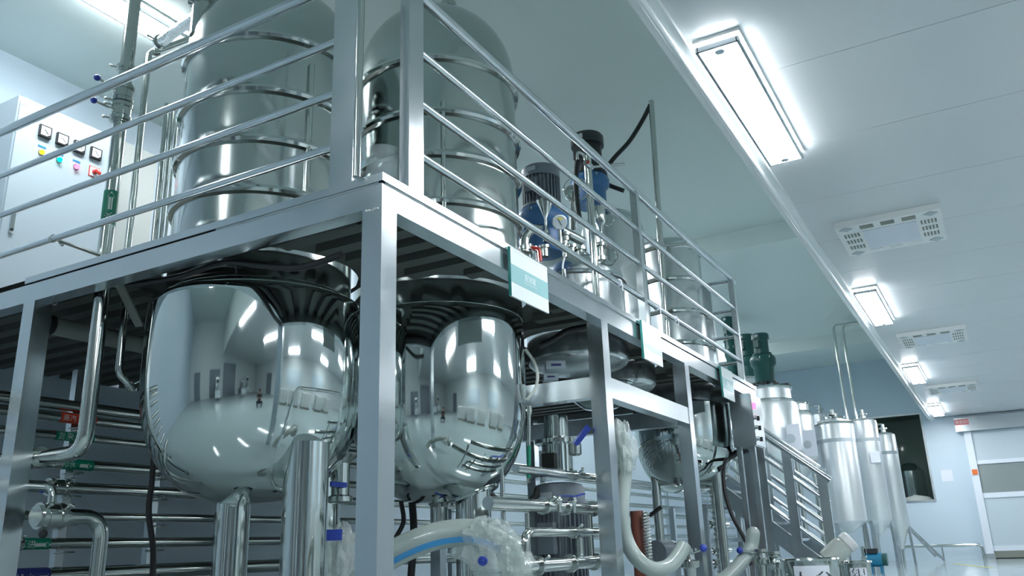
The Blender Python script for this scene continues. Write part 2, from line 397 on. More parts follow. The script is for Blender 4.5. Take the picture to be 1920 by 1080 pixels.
# ------------------------------------------------------------------ platform
PX, PY, PZ, PXE, PYE = 2.875, 2.271, 2.308, 9.83, 7.36
A_C, A_R, A_RL = polar(46.4, 5.3), .557, .650
B_C, B_R, B_RL = polar(34.25, 5.77), .595, .600
def centre(ul, ur, v, Y):
    a, b = az(ul, v), az(ur, v); c = (a+b)/2; d = Y/math.sin(c)
    return Vector((d*math.cos(c), Y, 0)), d*math.sin(abs(a-b)/2), d
C_C, C_R, C_D = centre(985, 1172, 560, 2.95)
D_C, D_R, D_D = centre(1192, 1314, 500, 2.98)
E_D = 8.3; E_C = Vector((E_D*math.cos(az(1148, 430)), E_D*math.sin(az(1148, 430)), 0)); E_R = E_D*math.sin(abs(az(1090, 430)-az(1206, 430))/2)
plat = thing('work_platform', 'raised stainless steel work platform with square posts and tube railings around the tanks', 'platform', (6.3, 4.5, 0))
holes = [(A_C, A_R+.05), (B_C, B_R+.05), (C_C, C_R+.05), (D_C, D_R+.04), (E_C, E_R+.04)]
vs2, es, n0 = [], [], 0
loops = [[(PX+.005, PY+.005), (PXE, PY+.005), (PXE, PYE), (PX+.005, PYE)]] + [[(c.x+r*math.cos(2*PI*k/40), c.y+r*math.sin(2*PI*k/40)) for k in range(40)] for c, r in holes]
for lp in loops:
    vs2 += [Vector(p) for p in lp]; es += [(n0+i, n0+(i+1) % len(lp)) for i in range(len(lp))]; n0 += len(lp)
v2, e2, f2, *_ = delaunay_2d_cdt(vs2, es, [], 0, 1e-5)
keep = []
for f in f2:
    c = sum((v2[i] for i in f), Vector((0, 0)))/len(f)
    if PX <= c.x <= PXE and PY <= c.y <= PYE and not any((c-Vector((h.x, h.y))).length < r*.985 for h, r in holes): keep.append(tuple(f))
MB().bar(P(222, 530, x=3.1), P(262, 612, x=3.3), .06, .012).build('gusset', 'insul', plat, smooth=False)
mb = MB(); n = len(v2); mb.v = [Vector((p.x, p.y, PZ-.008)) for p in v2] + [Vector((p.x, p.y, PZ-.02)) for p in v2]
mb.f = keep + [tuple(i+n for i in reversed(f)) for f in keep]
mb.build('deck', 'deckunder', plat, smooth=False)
S = 'satin'
MB().box(PX, PXE, PY, PY+.10, 2.146, 2.262).build('edge_beam', S, plat, smooth=False)
MB().box(PX, PX+.10, PY+.10, PYE, 2.146, 2.262).build('edge_beam', S, plat, smooth=False)
MB().box(PXE-.10, PXE, PY+.10, PYE, 2.146, 2.262).build('edge_beam', S, plat, smooth=False)
MB().box(PX-.012, PXE+.01, PY-.012, PY+.06, 2.268, PZ).build('edge_plate', S, plat, smooth=False)
MB().box(PX-.012, PX+.06, PY+.06, 5.045, 2.268, PZ).build('edge_plate', S, plat, smooth=False)
w_ = MB().tube([(PX-.002, PY+.02, 2.264), (PX-.002, PY+1.1, 2.264)], .0045, n=6).tube([(PX+.02, PY-.002, 2.264), (PX+3.2, PY-.002, 2.264)], .004, n=6)
for k in range(9): w_.ball((PX-.001, PY+.025+k*.008, 2.137+random.uniform(-.004, .004)), random.uniform(.005, .008), 6)
w_.build('weld_bead', 'weld', plat, kind='stuff')
for x, y in ((PX, PY), (5.39, PY), (7.24, PY), (9.32, PY), (PX, 4.93), (5.39, 4.93), (7.24, 4.93), (9.32, 4.93)):
    MB().box(x, x+.115, y, y+.115, 0, 2.146).build('post', S, plat, smooth=False)
MB().box(5.505, 7.24, PY+.005, PY+.105, 1.60, 1.745).build('shelf_beam', S, plat, smooth=False)
MB().box(5.395, 5.50, PY+.115, 4.93, 1.60, 1.745).build('shelf_beam', S, plat, smooth=False)
MB().box(7.245, 7.35, PY+.115, 4.93, 1.60, 1.745).build('shelf_beam', S, plat, smooth=False)
for k in range(34):                                                  # folded joists under the deck
    x = PX + .12 + k*.205
    y0_ = PY+.1; ys = [(PY+.1, PYE-.05)]
    for h, r in holes:
        dx = abs(x-h.x)
        if dx < r+.16:
            hw = math.sqrt(max(0, (r+.16)**2-dx*dx)); new = []
            for a, b in ys:
                if h.y+hw <= a or h.y-hw >= b: new.append((a, b))
                else:
                    if h.y-hw > a+.15: new.append((a, h.y-hw))
                    if b > h.y+hw+.15: new.append((h.y+hw, b))
            ys = new
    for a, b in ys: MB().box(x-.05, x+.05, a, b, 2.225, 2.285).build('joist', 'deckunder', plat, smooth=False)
# railings
RZ = (3.515, 3.158, 2.851, 2.548)
def rail(parent, pts, r, name): MB().tube(pts, r, n=14).build(name, 'railsteel', parent)
rail(plat, [(3.05, PY+.03, RZ[0]), (9.52, PY+.03, RZ[0])], .032, 'handrail')
for z in RZ[1:]:
    for a, b in ((3.21, 6.35), (6.40, 9.38)): rail(plat, [(a, PY+.03, z), (b, PY+.03, z)], .022, 'mid_rail')
rail(plat, [(PX+.03, 2.45, RZ[0]), (PX+.03, 6.3, RZ[0])], .031, 'handrail')
for z in RZ[1:]: rail(plat, [(PX+.03, 2.60, z), (PX+.03, 6.3, z)], .0215, 'mid_rail')
MB().box(3.085, 3.21, PY, PY+.06, PZ, 3.505).build('railing_post', S, plat, smooth=False)
MB().box(6.34, 6.40, PY, PY+.06, PZ, 3.505).build('railing_post', S, plat, smooth=False)
MB().box(9.36, 9.42, PY, PY+.06, PZ, 3.505).build('railing_post', S, plat, smooth=False)
MB().box(PX, PX+.06, 2.455, 2.60, PZ, 3.515).build('railing_post', S, plat, smooth=False)
MB().box(PX, PX+.06, 6.3, 6.36, PZ, 3.515).build('railing_post', S, plat, smooth=False)
for z in RZ: rail(plat, [(9.40, PY+.05, z-.02), (9.40, 3.25, z-.02)], .022 if z == RZ[0] else .0175, 'end_rail')
MB().box(9.37, 9.43, 2.55, 2.65, PZ, 3.48).build('railing_post', S, plat, smooth=False)
for u in (1160, 1232, 1266):
    q = P(u, 540+.64*(u-1160), y=PY+.03); MB().ring((q.x, PY+.03, RZ[3]), .026, .006, 14, 5, axis=(1, .15, .1)).box(q.x-.004, q.x+.004, PY-.005, PY+.0, RZ[3]-.07, RZ[3]-.02).build('cable_tie', 'paper', plat)
# ------------------------------------------------------------------ big vessels
def dish(r, h, z, n=14, p=2.15, up=False):
    """outline of a dished end from the rim (r, z) to the axis"""
    out = []
    for k in range(n+1):
        t = PI/2*k/n; out.append((r*abs(math.cos(t))**(2/p), z + (h if up else -h)*abs(math.sin(t))**(2/p)))
    return out
def vessel(name, label, c, r, rl, zb, zk, zrim, ztop, rings, ring_r=.016, grp='tall mirror vessels at the platform corner', sm='mirror', zj=2.06, p=2.6):
    t = thing(name, label, 'tank', (c.x, c.y, 0), grp); c0 = Vector((c.x, c.y, 0))
    prof = list(reversed(dish(rl, zk-zb, zk, 20, p))) + [(rl, zj-.10)] + [(r+(rl-r)*math.cos(PI/2*q/5), zj-.10+.08*math.sin(PI/2*q/5)) for q in range(1, 6)]
    MB().lathe(c0, prof + [(r-.004, zj)], 96).build('jacket', sm, t)
    MB().lathe(c0, [(r, zj), (r, zrim)] + dish(r, ztop-zrim, zrim, p=2.1, up=True)[1:], 96).build('shell', 'shellsatin', t)
    for z in rings: MB().ring(c0+Vector((0, 0, z)), r+ring_r*.15, ring_r, 96, 8).build('coil_ring', 'polish', t)
    return t
tA = vessel('tall_vessel', 'tall mirror-polished vessel with half-pipe rings behind the railing facing the cabinet', A_C, A_R, A_RL, .90, 1.72, 3.83, 4.35, (3.70, 3.32, 2.985, 2.66), .028, zj=2.13)
tB = vessel('tall_vessel', 'tall mirror-polished vessel with half-pipe rings behind the first sign', B_C, B_R, B_RL, .90, 1.68, 4.02, 4.65, (3.91, 3.49, 3.17, 2.825), .030, zj=2.13, p=2.6)
def leg(t, p, r, z):
    L = MB().cyl((p.x, p.y, 0.02), (p.x, p.y, z), r, n=40).build('leg', 'polish', t)
    MB().cyl((p.x, p.y, 0), (p.x, p.y, .02), r*1.35, n=32).build('foot_plate', 'satin', L)
def legpad(t, p, r, zb, c, rl, zk, p_=2.6):
    """doubler ring welded where the leg meets the dished bottom"""
    m = MB(); n = 40; pts = []
    for i in range(n):
        q = 2*PI*i/n; x, y = p.x+r*math.cos(q), p.y+r*math.sin(q); rr = math.hypot(x-c.x, y-c.y)/rl
        if rr > .985: x, y = c.x+(x-c.x)*.985/rr, c.y+(y-c.y)*.985/rr; rr = .985
        z = zk - (zk-zb)*max(0, 1-min(rr, .999)**p_)**(1/p_); pts.append(Vector((x, y, z-.004)))
    pts.append(pts[0]); pts.append(pts[1]); m.tube(pts, .009, n=6, bend=0, cap=False); m.build('leg_pad', 'polish', t)
a1 = math.degrees((az(524, 1000)+az(615, 1000))/2); a2 = math.degrees((az(400, 1000)+az(467, 1000))/2); a3 = math.degrees((az(854, 960)+az(921, 960))/2)
l1, l2, l3 = polar(a1, 4.87), polar(a2, 5.55), polar(a3, 5.72)
for p, r, z in ((l1, .122, 1.20), (l2, .104, 1.22), (polar(a1-1.2, 5.93), .105, 1.2)): leg(tA, p, r, z)
for p, r, z in ((l3, .117, 1.12), (polar(35, 5.06), .105, 1.2)): leg(tB, p, r, z) if p is l3 else None
legpad(tA, l1, .185, .90, A_C, A_RL, 1.72); legpad(tB, l3, .165, .90, B_C, B_RL, 1.68, 2.6)
for t, c, zb in ((tA, polar(math.degrees(az(637, 960)), 5.40), 1.16), (tB, B_C, .90)):
    o = MB().lathe((c.x, c.y, 0), [(.06, zb-.26), (.075, zb-.25), (.075, zb-.22), (.055, zb-.21), (.055, zb-.02), (.11, zb+.03)], 32).build('outlet', 'pipe', t)
    MB().box(c.x-.16, c.x-.02, c.y-.07, c.y-.055, zb-.17, zb-.14).build('blue_handle', 'blue', o, smooth=False)
# nozzles, sight and hand hole on top
p = D3(841, 12, 5.65); MB().cyl((p.x, p.y, 4.35), (p.x, p.y, 4.66), .045, n=24).build('nozzle', 'pipe', tB); MB().cyl((p.x, p.y, 4.66), (p.x, p.y, 4.70), .062, n=24).build('nozzle_cap', 'pipe', tB)
p = D3(382, 8, 5.15); MB().lathe((p.x, p.y, p.z-.25), [(.07, 0), (.07, .24), (.10, .25), (.10, .30), (.07, .31), (.07, .42)], 28).build('inlet_nozzle', 'pipe', tA)
# door strap seam on the vessel shells
for t, c, deg, r in ((tA, A_C, 250, A_R), (tB, B_C, 218, B_R)):
    q = math.radians(deg); MB().cyl((c.x+(r+.012)*math.cos(q), c.y+(r+.012)*math.sin(q), 2.5), (c.x+(r+.012)*math.cos(q), c.y+(r+.012)*math.sin(q), 3.55), .018, n=12).build('sight_tube', 'pipe', t)
for z in (2.62, 3.0, 3.38): pass
# third and following vessels
def small_vessel(name, label, c, r, zb, zk, zrim, ztop, rings=(), grp=None, sm='brushed', legs=True, rl=None, zj=2.06):
    t = thing(name, label, 'tank', (c.x, c.y, 0), grp); c0 = Vector((c.x, c.y, 0)); rl = rl or r
    if rl != r:
        MB().lathe(c0, list(reversed(dish(rl, zk-zb, zk, 18, 2.5))) + [(rl, zj-.05), (r, zj)], 72).build('jacket', 'mirror', t); body = [(r, zj-.01), (r, zrim)]
    else: body = list(reversed(dish(rl, zk-zb, zk))) + [(r, zrim)]
    body = body + dish(r, ztop-zrim, zrim, p=2.1, up=True)[1:]
    MB().lathe(c0, body, 72).build('shell', sm, t)
    for z in rings: MB().ring(c0+Vector((0, 0, z)), r+.003, .028, 72, 8).build('coil_ring', 'polish', t)
    if legs:
        for q in (-1.9, .2, 2.3) if zb < 1.9 else ():
            x, y = c.x+.7*rl*math.cos(q), c.y+.7*rl*math.sin(q); MB().cyl((x, y, 0), (x, y, zk-.3*(zk-zb)), .05, n=20).build('leg', 'pipe', t)
    return t
zC = ZD(1062, 485, C_D); tC = small_vessel('emulsifier_vessel', 'low domed emulsifying vessel crowded with valves behind the second railing bay', C_C, C_R, 2.0, 2.12, zC-.24, zC, grp='working vessels on the platform')
m_ = MB().ring(C_C+Vector((0, 0, zC-.26)), C_R+.008, .02, 72, 8).build('lid_flange', 'satin', tC)
zE = ZD(1120, 398, E_D); tE = small_vessel('buffer_vessel', 'plain steel vessel carrying the black motor behind the funnel', E_C, E_R, 2.0, 2.12, zE-.25, zE, grp='working vessels on the platform')
zk = ZD(1345, 800, D_D); zbD = ZD(1250, 928, D_D); tD = small_vessel('ringed_vessel', 'bright ringed vessel next to the last railing post and stairs', D_C, D_R, zbD, zk, ZD(1250, 452, D_D-D_R), ZD(1250, 452, D_D-D_R)+.12, [ZD(1245, v, D_D-D_R) for v in (462, 522, 583, 643)], grp='working vessels on the platform', rl=D_D*math.sin(abs(az(1345, 760)-az(1253, 760))), zj=2.1)
# lower bowl hung on the shelf frame
lc, lr, ld = centre(1060, 1185, 690, 3.05)
z1, z0 = min(1.95, ZD(1122, 648, ld)), ZD(1122, 760, ld)
tL = thing('hanging_bowl', 'bowl-shaped steel vessel hung under the deck on the shelf frame', 'tank', (lc.x, lc.y, z0))
MB().lathe((lc.x, lc.y, 0), [(0, z0-.05), (lr*.5, z0-.03), (lr*.9, z0+.06), (lr, z0+.16), (lr, z1), (lr*.95, z1+.03), (0, z1+.04)], 56).build('shell', 'mirror', tL)
MB().ring((lc.x, lc.y, z0+.17), lr+.005, .014, 56, 6).build('weld_band', 'satin', tL)

# ------------------------------------------------------------------ motors
def motor(name, label, c, z0, z1, r, body, base, grp=None, zb=None, fins=True, br=1.25, feet=False):
    t = thing(name, label, 'motor', (c.x, c.y, zb if zb is not None else z0), grp); h = z1-z0; c = Vector((c.x, c.y, 0))
    MB().lathe(c, [(r*.86, z0+.02*h), (r*.86, z0+.72*h)], 36).build('stator', body, t)
    if fins:
        m = MB()
        for k in range(30):
            q = 2*PI*k/30; d = Vector((math.cos(q), math.sin(q), 0)); m.obox(c+d*r*.92+Vector((0, 0, z0+.36*h)), d, d.cross(Vector((0, 0, 1))), (0, 0, 1), r*.1, r*.022, .34*h)
        m.build('cooling_fins', body, t, smooth=False)
    MB().lathe(c, [(r*.8, z0+.70*h), (r*1.03, z0+.71*h), (r*1.03, z0+.93*h), (r*.93, z1-.02*h), (r*.6, z1), (0, z1)], 40).build('fan_cover', body, t)
    MB().lathe(c, [(r*1.12, z0-.04*h), (r*1.12, z0+.02*h), (r*.9, z0+.03*h)], 36).build('end_flange', body, t)
    q = math.atan2(-c.y, -c.x)-.5; d = Vector((math.cos(q), math.sin(q), 0))
    MB().obox(c+d*r*1.05+Vector((0, 0, z0+.42*h)), d, d.cross(Vector((0, 0, 1))), (0, 0, 1), r*.2, r*.34, h*.16).build('terminal_box', body, t, smooth=False)
    MB().obox(c+d*r*1.04+Vector((0, 0, z1-.16*h)), d, d.cross(Vector((0, 0, 1))), (0, 0, 1), r*.02, r*.26, h*.05).build('rating_plate', 'inkgrey', t, smooth=False)
    if base and zb is not None:
        hb = z0-zb
        g = MB().lathe(c, [(r*br*.75, zb), (r*br*.8, zb+.05*hb), (r*br*.8, zb+.5*hb), (r*br, zb+.62*hb), (r*br*1.02, zb+.8*hb), (r*br*.9, zb+.92*hb), (r*1.0, zb+hb*.98)], 40).build('gearbox', base, t)
        m = MB()
        for k in range(8):
            a = 2*PI*k/8; d = Vector((math.cos(a), math.sin(a), 0)); m.cyl(c+d*r*br*.97+Vector((0, 0, zb+.78*hb)), c+d*r*br*.97+Vector((0, 0, zb+.86*hb)), .012, n=6)
        m.build('bolts', 'pipe', g, smooth=False)
    return t
gm = D3(1014, 340, 6.45)
motor('agitator_motor', 'grey finned motor on a blue gearbox above the domed vessel, beside the funnel', gm, ZD(1014, 392, 6.45), ZD(1014, 302, 6.3), 6.45*math.sin(abs(az(980, 340)-az(1050, 340))/2), 'motorgrey', 'motorblue', 'mixer motors on the platform', zb=ZD(1014, 478, 6.45), br=1.35)
bmp = D3(1103, 300, 8.1)
motor('agitator_motor', 'black motor on a blue base standing behind the handrail, higher than the grey one', bmp, ZD(1103, 330, 8.1), ZD(1103, 242, 7.95), 8.1*math.sin(abs(az(1072, 270)-az(1132, 270))/2), 'motorblack', 'motorblue', 'mixer motors on the platform', zb=ZD(1103, 388, 8.1), fins=False, br=1.2)
lm = D3(1046, 880, 6.45)
lmr = 6.45*math.sin(abs(az(1000, 880)-az(1093, 880))/2)
m_ = motor('homogenizer_motor', 'dark grey finned motor hanging under the shelf frame beside the first post', lm, .38, 1.06, lmr, 'motorgrey', None)
t = thing('homogenizer', 'steel homogenizer head with bolted flange above the dark hanging motor', 'mixer head', (lm.x, lm.y, 1.09))
MB().lathe((lm.x, lm.y, 0), [(lmr*1.12, 1.095), (lmr*1.12, 1.125), (lmr*.62, 1.13), (lmr*.62, 1.34), (lmr*.9, 1.35), (lmr*.9, 1.38), (lmr*.5, 1.4), (lmr*.5, 1.56)], 40).build('housing', 'polish', t)
for k in range(8):
    a = 2*PI*k/8+.2; x, y = lm.x+lmr*1.0*math.cos(a), lm.y+lmr*1.0*math.sin(a); MB().cyl((x, y, 1.125), (x, y, 1.15), .014, n=6).build('bolt', 'pipe', t, smooth=False)
for k in range(5):
    a = 2*PI*k/5+.5; x, y = lm.x+lmr*.78*math.cos(a), lm.y+lmr*.78*math.sin(a); MB().ball((x, y, 1.36), .02, 10).build('dome_nut', 'pipe', t)
MB().box(lm.x-.16, lm.x-.10, lm.y-.05, lm.y+.05, 1.16, 1.27).build('cut_out', 'darkgap', t, smooth=False)

# ------------------------------------------------------------------ pipework
def ferrule(mb, p, d, r):
    p = Vector(p); d = Vector(d).normalized()
    mb.cyl(p-d*.014, p+d*.014, r*1.42, n=20); mb.cyl(p-d*.03, p+d*.03, r*1.15, n=20)
    e = d.cross(Vector((.3, .5, .8))).normalized(); mb.cyl(p+e*r*1.35, p+e*(r*1.35+.035), .008, n=8); mb.ball(p+e*(r*1.35+.04), .012, 8)
def pipe_thing(label, pts, r, clamps=(), name='pipe', grp=None, m='pipe', bend=None, n=16):
    pts = [Vector(p) for p in pts]; lo = min(pts, key=lambda q: q.z)
    t = thing(name, label, 'pipe', lo, grp)
    MB().tube(pts, r, n=n, bend=bend).build('tube', m, t)
    for p, d in clamps:
        f = MB(); ferrule(f, p, d, r); f.build('clamp', 'pipe', t)
    return t
def valve(label, p, d, r, hd, L=.16, ball='blue', grp='butterfly valves'):
    p, d, hd = Vector(p), Vector(d).normalized(), Vector(hd).normalized()
    t = thing('butterfly_valve', label, 'valve', p, grp)
    MB().cyl(p-d*.03, p+d*.03, r*1.35, n=24).build('body', 'pipe', t)
    for s in (-1, 1):
        f = MB(); ferrule(f, p+d*s*.055, d, r*1.05); f.build('clamp', 'pipe', t)
    h = MB().tube([p+hd*r*1.2, p+hd*(r*1.2+L)], .009, n=8).build('handle', 'pipe', t)
    MB().ball(p+hd*(r*1.2+L), .024, 14).build('knob', ball, h)
    return t
RY = 5.6
rack = thing('pipe_rack', 'steel pipe rack uprights holding the bank of horizontal pipes under the platform', 'rack', (5.5, RY, 0))
for x in (3.72, 4.45, 6.4, 8.6, 11.0, 13.6, 16.2, 18.8):
    MB().box(x-.03, x+.03, RY+.07, RY+.13, 0, 1.95).build('upright', 'satin', rack, smooth=False)
for z in (1.58, 1.45, 1.264, 1.104, .915, .736, .532):
    for x in (3.72, 4.45, 6.4, 8.6, 11.0, 13.6): MB().tube([(x-.035, RY+.08, z-.06), (x-.035, RY-.055, z-.06), (x+.035, RY-.055, z-.06), (x+.035, RY+.08, z-.06)], .006, n=6, bend=.03).build('pipe_strap', 'pipe', rack)
FR = (0, -1, -.25)
names = ['topmost', 'with the red label, second from the top', 'with the tap-water label, third from the top', 'with the lone arrow label', 'with the blue-knobbed valve, fifth from the top', 'unlabelled, sixth from the top', 'with the cooling-water label', 'with the dark blue label, lowest seen']
zz = [(1.665, .040), (1.580, .036), (1.452, .030), (1.264, .036), (1.104, .040), (.915, .030), (.736, .036), (.532, .052)]
PT = []
for (z, r), nme in zip(zz, names):
    t = pipe_thing('long horizontal steel pipe on the rack, ' + nme, [(2.2, RY, z), (20.5, RY, z)], r, [((3.2+random.random()*.2, RY, z), (1, 0, 0))] if r > .035 else (), grp='horizontal pipes of the rack')
    PT.append(t)
def tape(t, x0, x1, z, r, m, s, tx, ts, ax, al):
    k = MB().cyl((x0, RY, z), (x1, RY, z), r+.0015, n=24, cap=False).build('label_tape', m, t)
    if s: text_on_pipe(s, ts, (tx, RY, z), (1, 0, 0), FR, r+.003, k)
    if al: arrow_on_pipe(al, r*1.1, (ax, RY, z), (1, 0, 0), FR, r+.003, k)
xa = lambda u, v: P(u, v, y=RY-.03).x
tape(PT[1], xa(115, 779), xa(182, 779), 1.580, .036, 'tapered', '蒸汽', xa(131, 779), .05, xa(172, 779), .06)
tape(PT[2], xa(106, 818), xa(178, 824), 1.452, .030, 'tapegreen', '自来水', xa(132, 819), .06, xa(168, 822), .06)
tape(PT[3], xa(118, 875), xa(176, 876), 1.264, .036, 'tapegreen', '排水', xa(128, 875), .05, xa(160, 875), .09)
tape(PT[6], xa(14, 1021), xa(95, 1021), .736, .036, 'tapegreen', '冷却进', xa(41, 1021), .062, xa(80, 1021), .11)
tape(PT[7], xa(18, 1075), xa(92, 1075), .532, .052, 'tapeblue', '冷水', xa(45, 1075), .06, xa(82, 1075), .08)
p = Vector((xa(112, 918), RY, 1.104)); valve('butterfly valve with a blue ball knob on the fifth rack pipe', p, (1, 0, 0), .040, (-.75, -.6, -.12), .22)
# the bent drop with the clamp and butterfly body
zE_ = P(190, 960, y=4.7).z; e0 = P(112, 968, y=4.7); e1 = P(188, 962, y=4.7); e2 = P(190, 1090, y=4.7)
pipe_thing('thick bent pipe turning down in front of the rack', [e0, Vector((e1.x+.02, 4.7, e0.z)), Vector((e1.x+.02, 4.7, 0))], .045, [(e0+Vector((.015, 0, 0)), (1, 0, 0))], bend=.13)
valve('unpolished clamp valve cluster at the end of the bent pipe', e0+Vector((-.06, 0, 0)), (1, 0, 0), .05, (-.5, -.5, -.7), .08, ball='darkgap')
q = P(118, 940, y=4.7); pipe_thing('short riser stub above the clamp valve cluster', [e0+Vector((-.06, 0, .05)), Vector((e0.x-.06, 4.7, 1.02)), Vector((e0.x-.06, 5.56, 1.10))], .022)
# down pipe that turns aside under the left bay
d0, d1, d2 = P(176, 565, y=4.55), P(158, 838, y=4.55), P(20, 872, x=P(158, 838, y=4.55).x)
pipe_thing('thick drop pipe from the deck elbowing away past the outer post', [(d1.x, 4.55, 2.28), (d1.x, 4.55, d1.z-.03), (d1.x-.02, 5.9, d1.z-.03)], .046, [((d1.x-.01, 4.95, d1.z-.03), (0, 1, 0))], bend=.13)
ip = P(180, 628, y=5.25); pipe_thing('fat lagged pipe with a black end running just beneath the deck', [(P(98, 607, y=5.25).x, 5.25, ip.z), (7.0, 5.25, ip.z)], .062, m='insulpipe'); tag(MB().cyl((P(86, 603, y=5.25).x, 5.25, ip.z), (P(97.5, 607, y=5.25).x, 5.25, ip.z), .066, n=20).build('end_cap', 'rubber'), 'black cap closing the fat lagged pipe under the deck', 'cap')
g0, g1 = P(228, 560, y=4.75), P(222, 700, y=4.75)
t = pipe_thing('thin curved drop pipe with a clamped end beside the mirror bowl', [(g1.x, 4.75, 2.28), (g1.x, 4.75, g1.z), (g1.x+.1, 4.73, g1.z-.08)], .024, [((g1.x+.085, 4.735, g1.z-.07), (1, 0, -.8))], bend=.1)
# risers beside the cabinet
vx = P(200, 440, y=5.2).x
r1 = pipe_thing('thick vertical riser with valves in front of the white cabinet', [(vx, 5.2, 2.3), (vx, 5.2, 5.19)], .050, [((vx, 5.2, P(215, 118, y=5.2).z), (0, 0, 1))])
valve('butterfly valve with blue knob, upper one on the thick riser', (vx, 5.2, P(210, 168, y=5.2).z), (0, 0, 1), .052, (-.75, .0, .12), .16, grp='valves on the riser')
valve('butterfly valve with blue knob, lower one on the thick riser', (vx, 5.2, P(212, 205, y=5.2).z), (0, 0, 1), .052, (-.75, .0, .0), .16, grp='valves on the riser')
za, zb_ = P(192, 420, y=5.2).z, P(195, 355, y=5.2).z
k = MB().cyl((vx, 5.2, za), (vx, 5.2, zb_), .0515, n=24, cap=False).build('label_tape', 'tapegreen', r1)
fr2 = Vector((-vx, -5.2, 0)).normalized()
arrow_on_pipe(.14, .05, (vx, 5.2, za+.68*(zb_-za)), (0, 0, 1), fr2, .053, k); text_on_pipe('水', .06, (vx, 5.2, za+.22*(zb_-za)), (0, 0, 1), fr2, .053, k)
v2 = P(243, 430, y=5.35).x
pipe_thing('thin vertical riser between the thick riser and the ringed vessel', [(v2, 5.35, 2.3), (v2, 5.35, P(268, 95, y=5.35).z), (v2+.28, 5.2, P(290, 78, y=5.35).z+.12)], .026, [((v2+.04, 5.33, P(268, 95, y=5.35).z+.03), (1, -.3, .5))], bend=.09)
d_a, d_b = D3(300, 80, 6.2), D3(378, 22, 5.35)
fo = pipe_thing('foil-wrapped sloping duct rising to the top of the ringed vessel', [d_a, d_b], .042, [(d_a+(d_b-d_a)*.02, d_b-d_a)], m='foil')
s0 = P(300, 420, y=5.0)
for k, (u, r) in enumerate(((292, .022), (304, .014), (313, .010))):
    x = P(u, 420, y=4.75).x; pipe_thing(['broad upright tube close beside the ringed vessel shell', 'narrower upright tube close beside the ringed vessel shell', 'thinnest upright tube close beside the ringed vessel shell'][k], [(x, 4.75, 2.3), (x, 4.75, 3.75)], r)
c0, c1 = P(100, 448, x=PX+.03), P(205, 470, y=5.4)
t = thing('cross_tube', 'slim cross tube clamped to the lowest railing tube', 'tube', (PX+.05, c0.y, 2.5)); MB().tube([(PX+.03, c0.y, 2.548), (c1.x+.2, c0.y, 2.50)], .012, n=10).build('tube', 'pipe', t)
f = MB(); ferrule(f, (PX+.03, c0.y, 2.548), (0, 1, 0), .018); f.build('clamp', 'pipe', t)
# corner tube and measuring beaker
q = D3(671, 250, 3.72); tag(MB().cyl((q.x, q.y, 2.31), (q.x, q.y, 4.4), .019, n=18).build('corner_tube', 'pipe'), 'bright upright tube standing just behind the corner railing post', 'tube')
bk = thing('measuring_beaker', 'translucent plastic beaker standing on the platform corner', 'beaker', (3.09, 2.44, PZ))
zt = ZD(717, 284, 3.93)
MB().lathe((3.09, 2.44, 0), [(0, PZ+.002), (.074, PZ+.002), (.080, PZ+.02), (.084, zt-.015), (.092, zt), (.088, zt), (.080, zt-.015), (.076, PZ+.012), (0, PZ+.01)], 40).build('cup', 'beaker', bk)

# ------------------------------------------------------------------ electrical cabinet
CY = 6.55
k0, k1 = P(36, 178, y=CY), P(226, 240, y=CY)
cab = thing('electrical_cabinet', 'pale grey electrical cabinet with four meters and coloured indicator lamps', 'cabinet', ((k0.x+k1.x)/2, CY+.25, PZ))
MB().box(k0.x, k1.x, CY, CY+.55, PZ, k0.z).build('body', 'cabinet', cab, smooth=False)
zd = P(38, 190, y=CY).z
dor = MB().box(k0.x+.012, k1.x-.012, CY-.02, CY-.001, PZ+.1, zd).build('door', 'cabinet', cab, smooth=False)
def onf(u, v): return P(u, v, y=CY-.02)
for u, v in ((83, 248), (115, 263), (147, 277), (178, 289)):
    p = onf(u, v); s = .052
    mt = MB().box(p.x-s, p.x+s, CY-.045, CY-.02, p.z-s, p.z+s).build('panel_meter', 'motorblack', cab, smooth=False)
    MB().add([(p.x-.8*s, CY-.046, p.z+.8*s), (p.x-.8*s, CY-.046, p.z-.75*s), (p.x+.3*s, CY-.046, p.z-.75*s), (p.x+.8*s, CY-.046, p.z-.35*s), (p.x+.8*s, CY-.046, p.z+.8*s)], [(0, 1, 2, 3, 4)]).build('dial', 'whitegloss', mt, smooth=False)
    MB().bar((p.x+.45*s, CY-.048, p.z-.4*s), (p.x-.3*s, CY-.048, p.z+.35*s), .002, .004).build('needle', 'inkdark', mt, smooth=False)
for u, v, m_ in ((77, 286, 'led_amber'), (110, 300, 'led_green'), (142, 313, 'led_red')):
    p = onf(u, v); L = MB().lathe((p.x, CY-.02, p.z), [(.026, 0), (.026, .008), (.02, .01)], 20, axis=(0, -1, 0)).build('indicator_lamp', 'pipe', cab)
    MB().lathe((p.x, CY-.028, p.z), [(.021, 0), (.02, .016), (.012, .026), (0, .028)], 20, axis=(0, -1, 0)).build('lens', m_, L)
    MB().box(p.x-.035, p.x+.035, CY-.023, CY-.02, p.z+.045, p.z+.062).build('name_strip', 'stripe', L, smooth=False)
p = onf(176, 323)
rs = MB().box(p.x-.05, p.x+.05, CY-.024, CY-.02, p.z-.05, p.z+.05).build('rotary_switch', 'tapered', cab, smooth=False)
MB().box(p.x-.043, p.x+.043, CY-.027, CY-.024, p.z-.043, p.z+.043).build('switch_plate', 'paper', rs, smooth=False)
MB().lathe((p.x, CY-.027, p.z), [(.022, 0), (.02, .03), (.015, .034)], 16, axis=(0, -1, 0)).box(p.x-.008, p.x+.045, CY-.06, CY-.04, p.z-.014, p.z+.006).build('knob', 'red', rs)
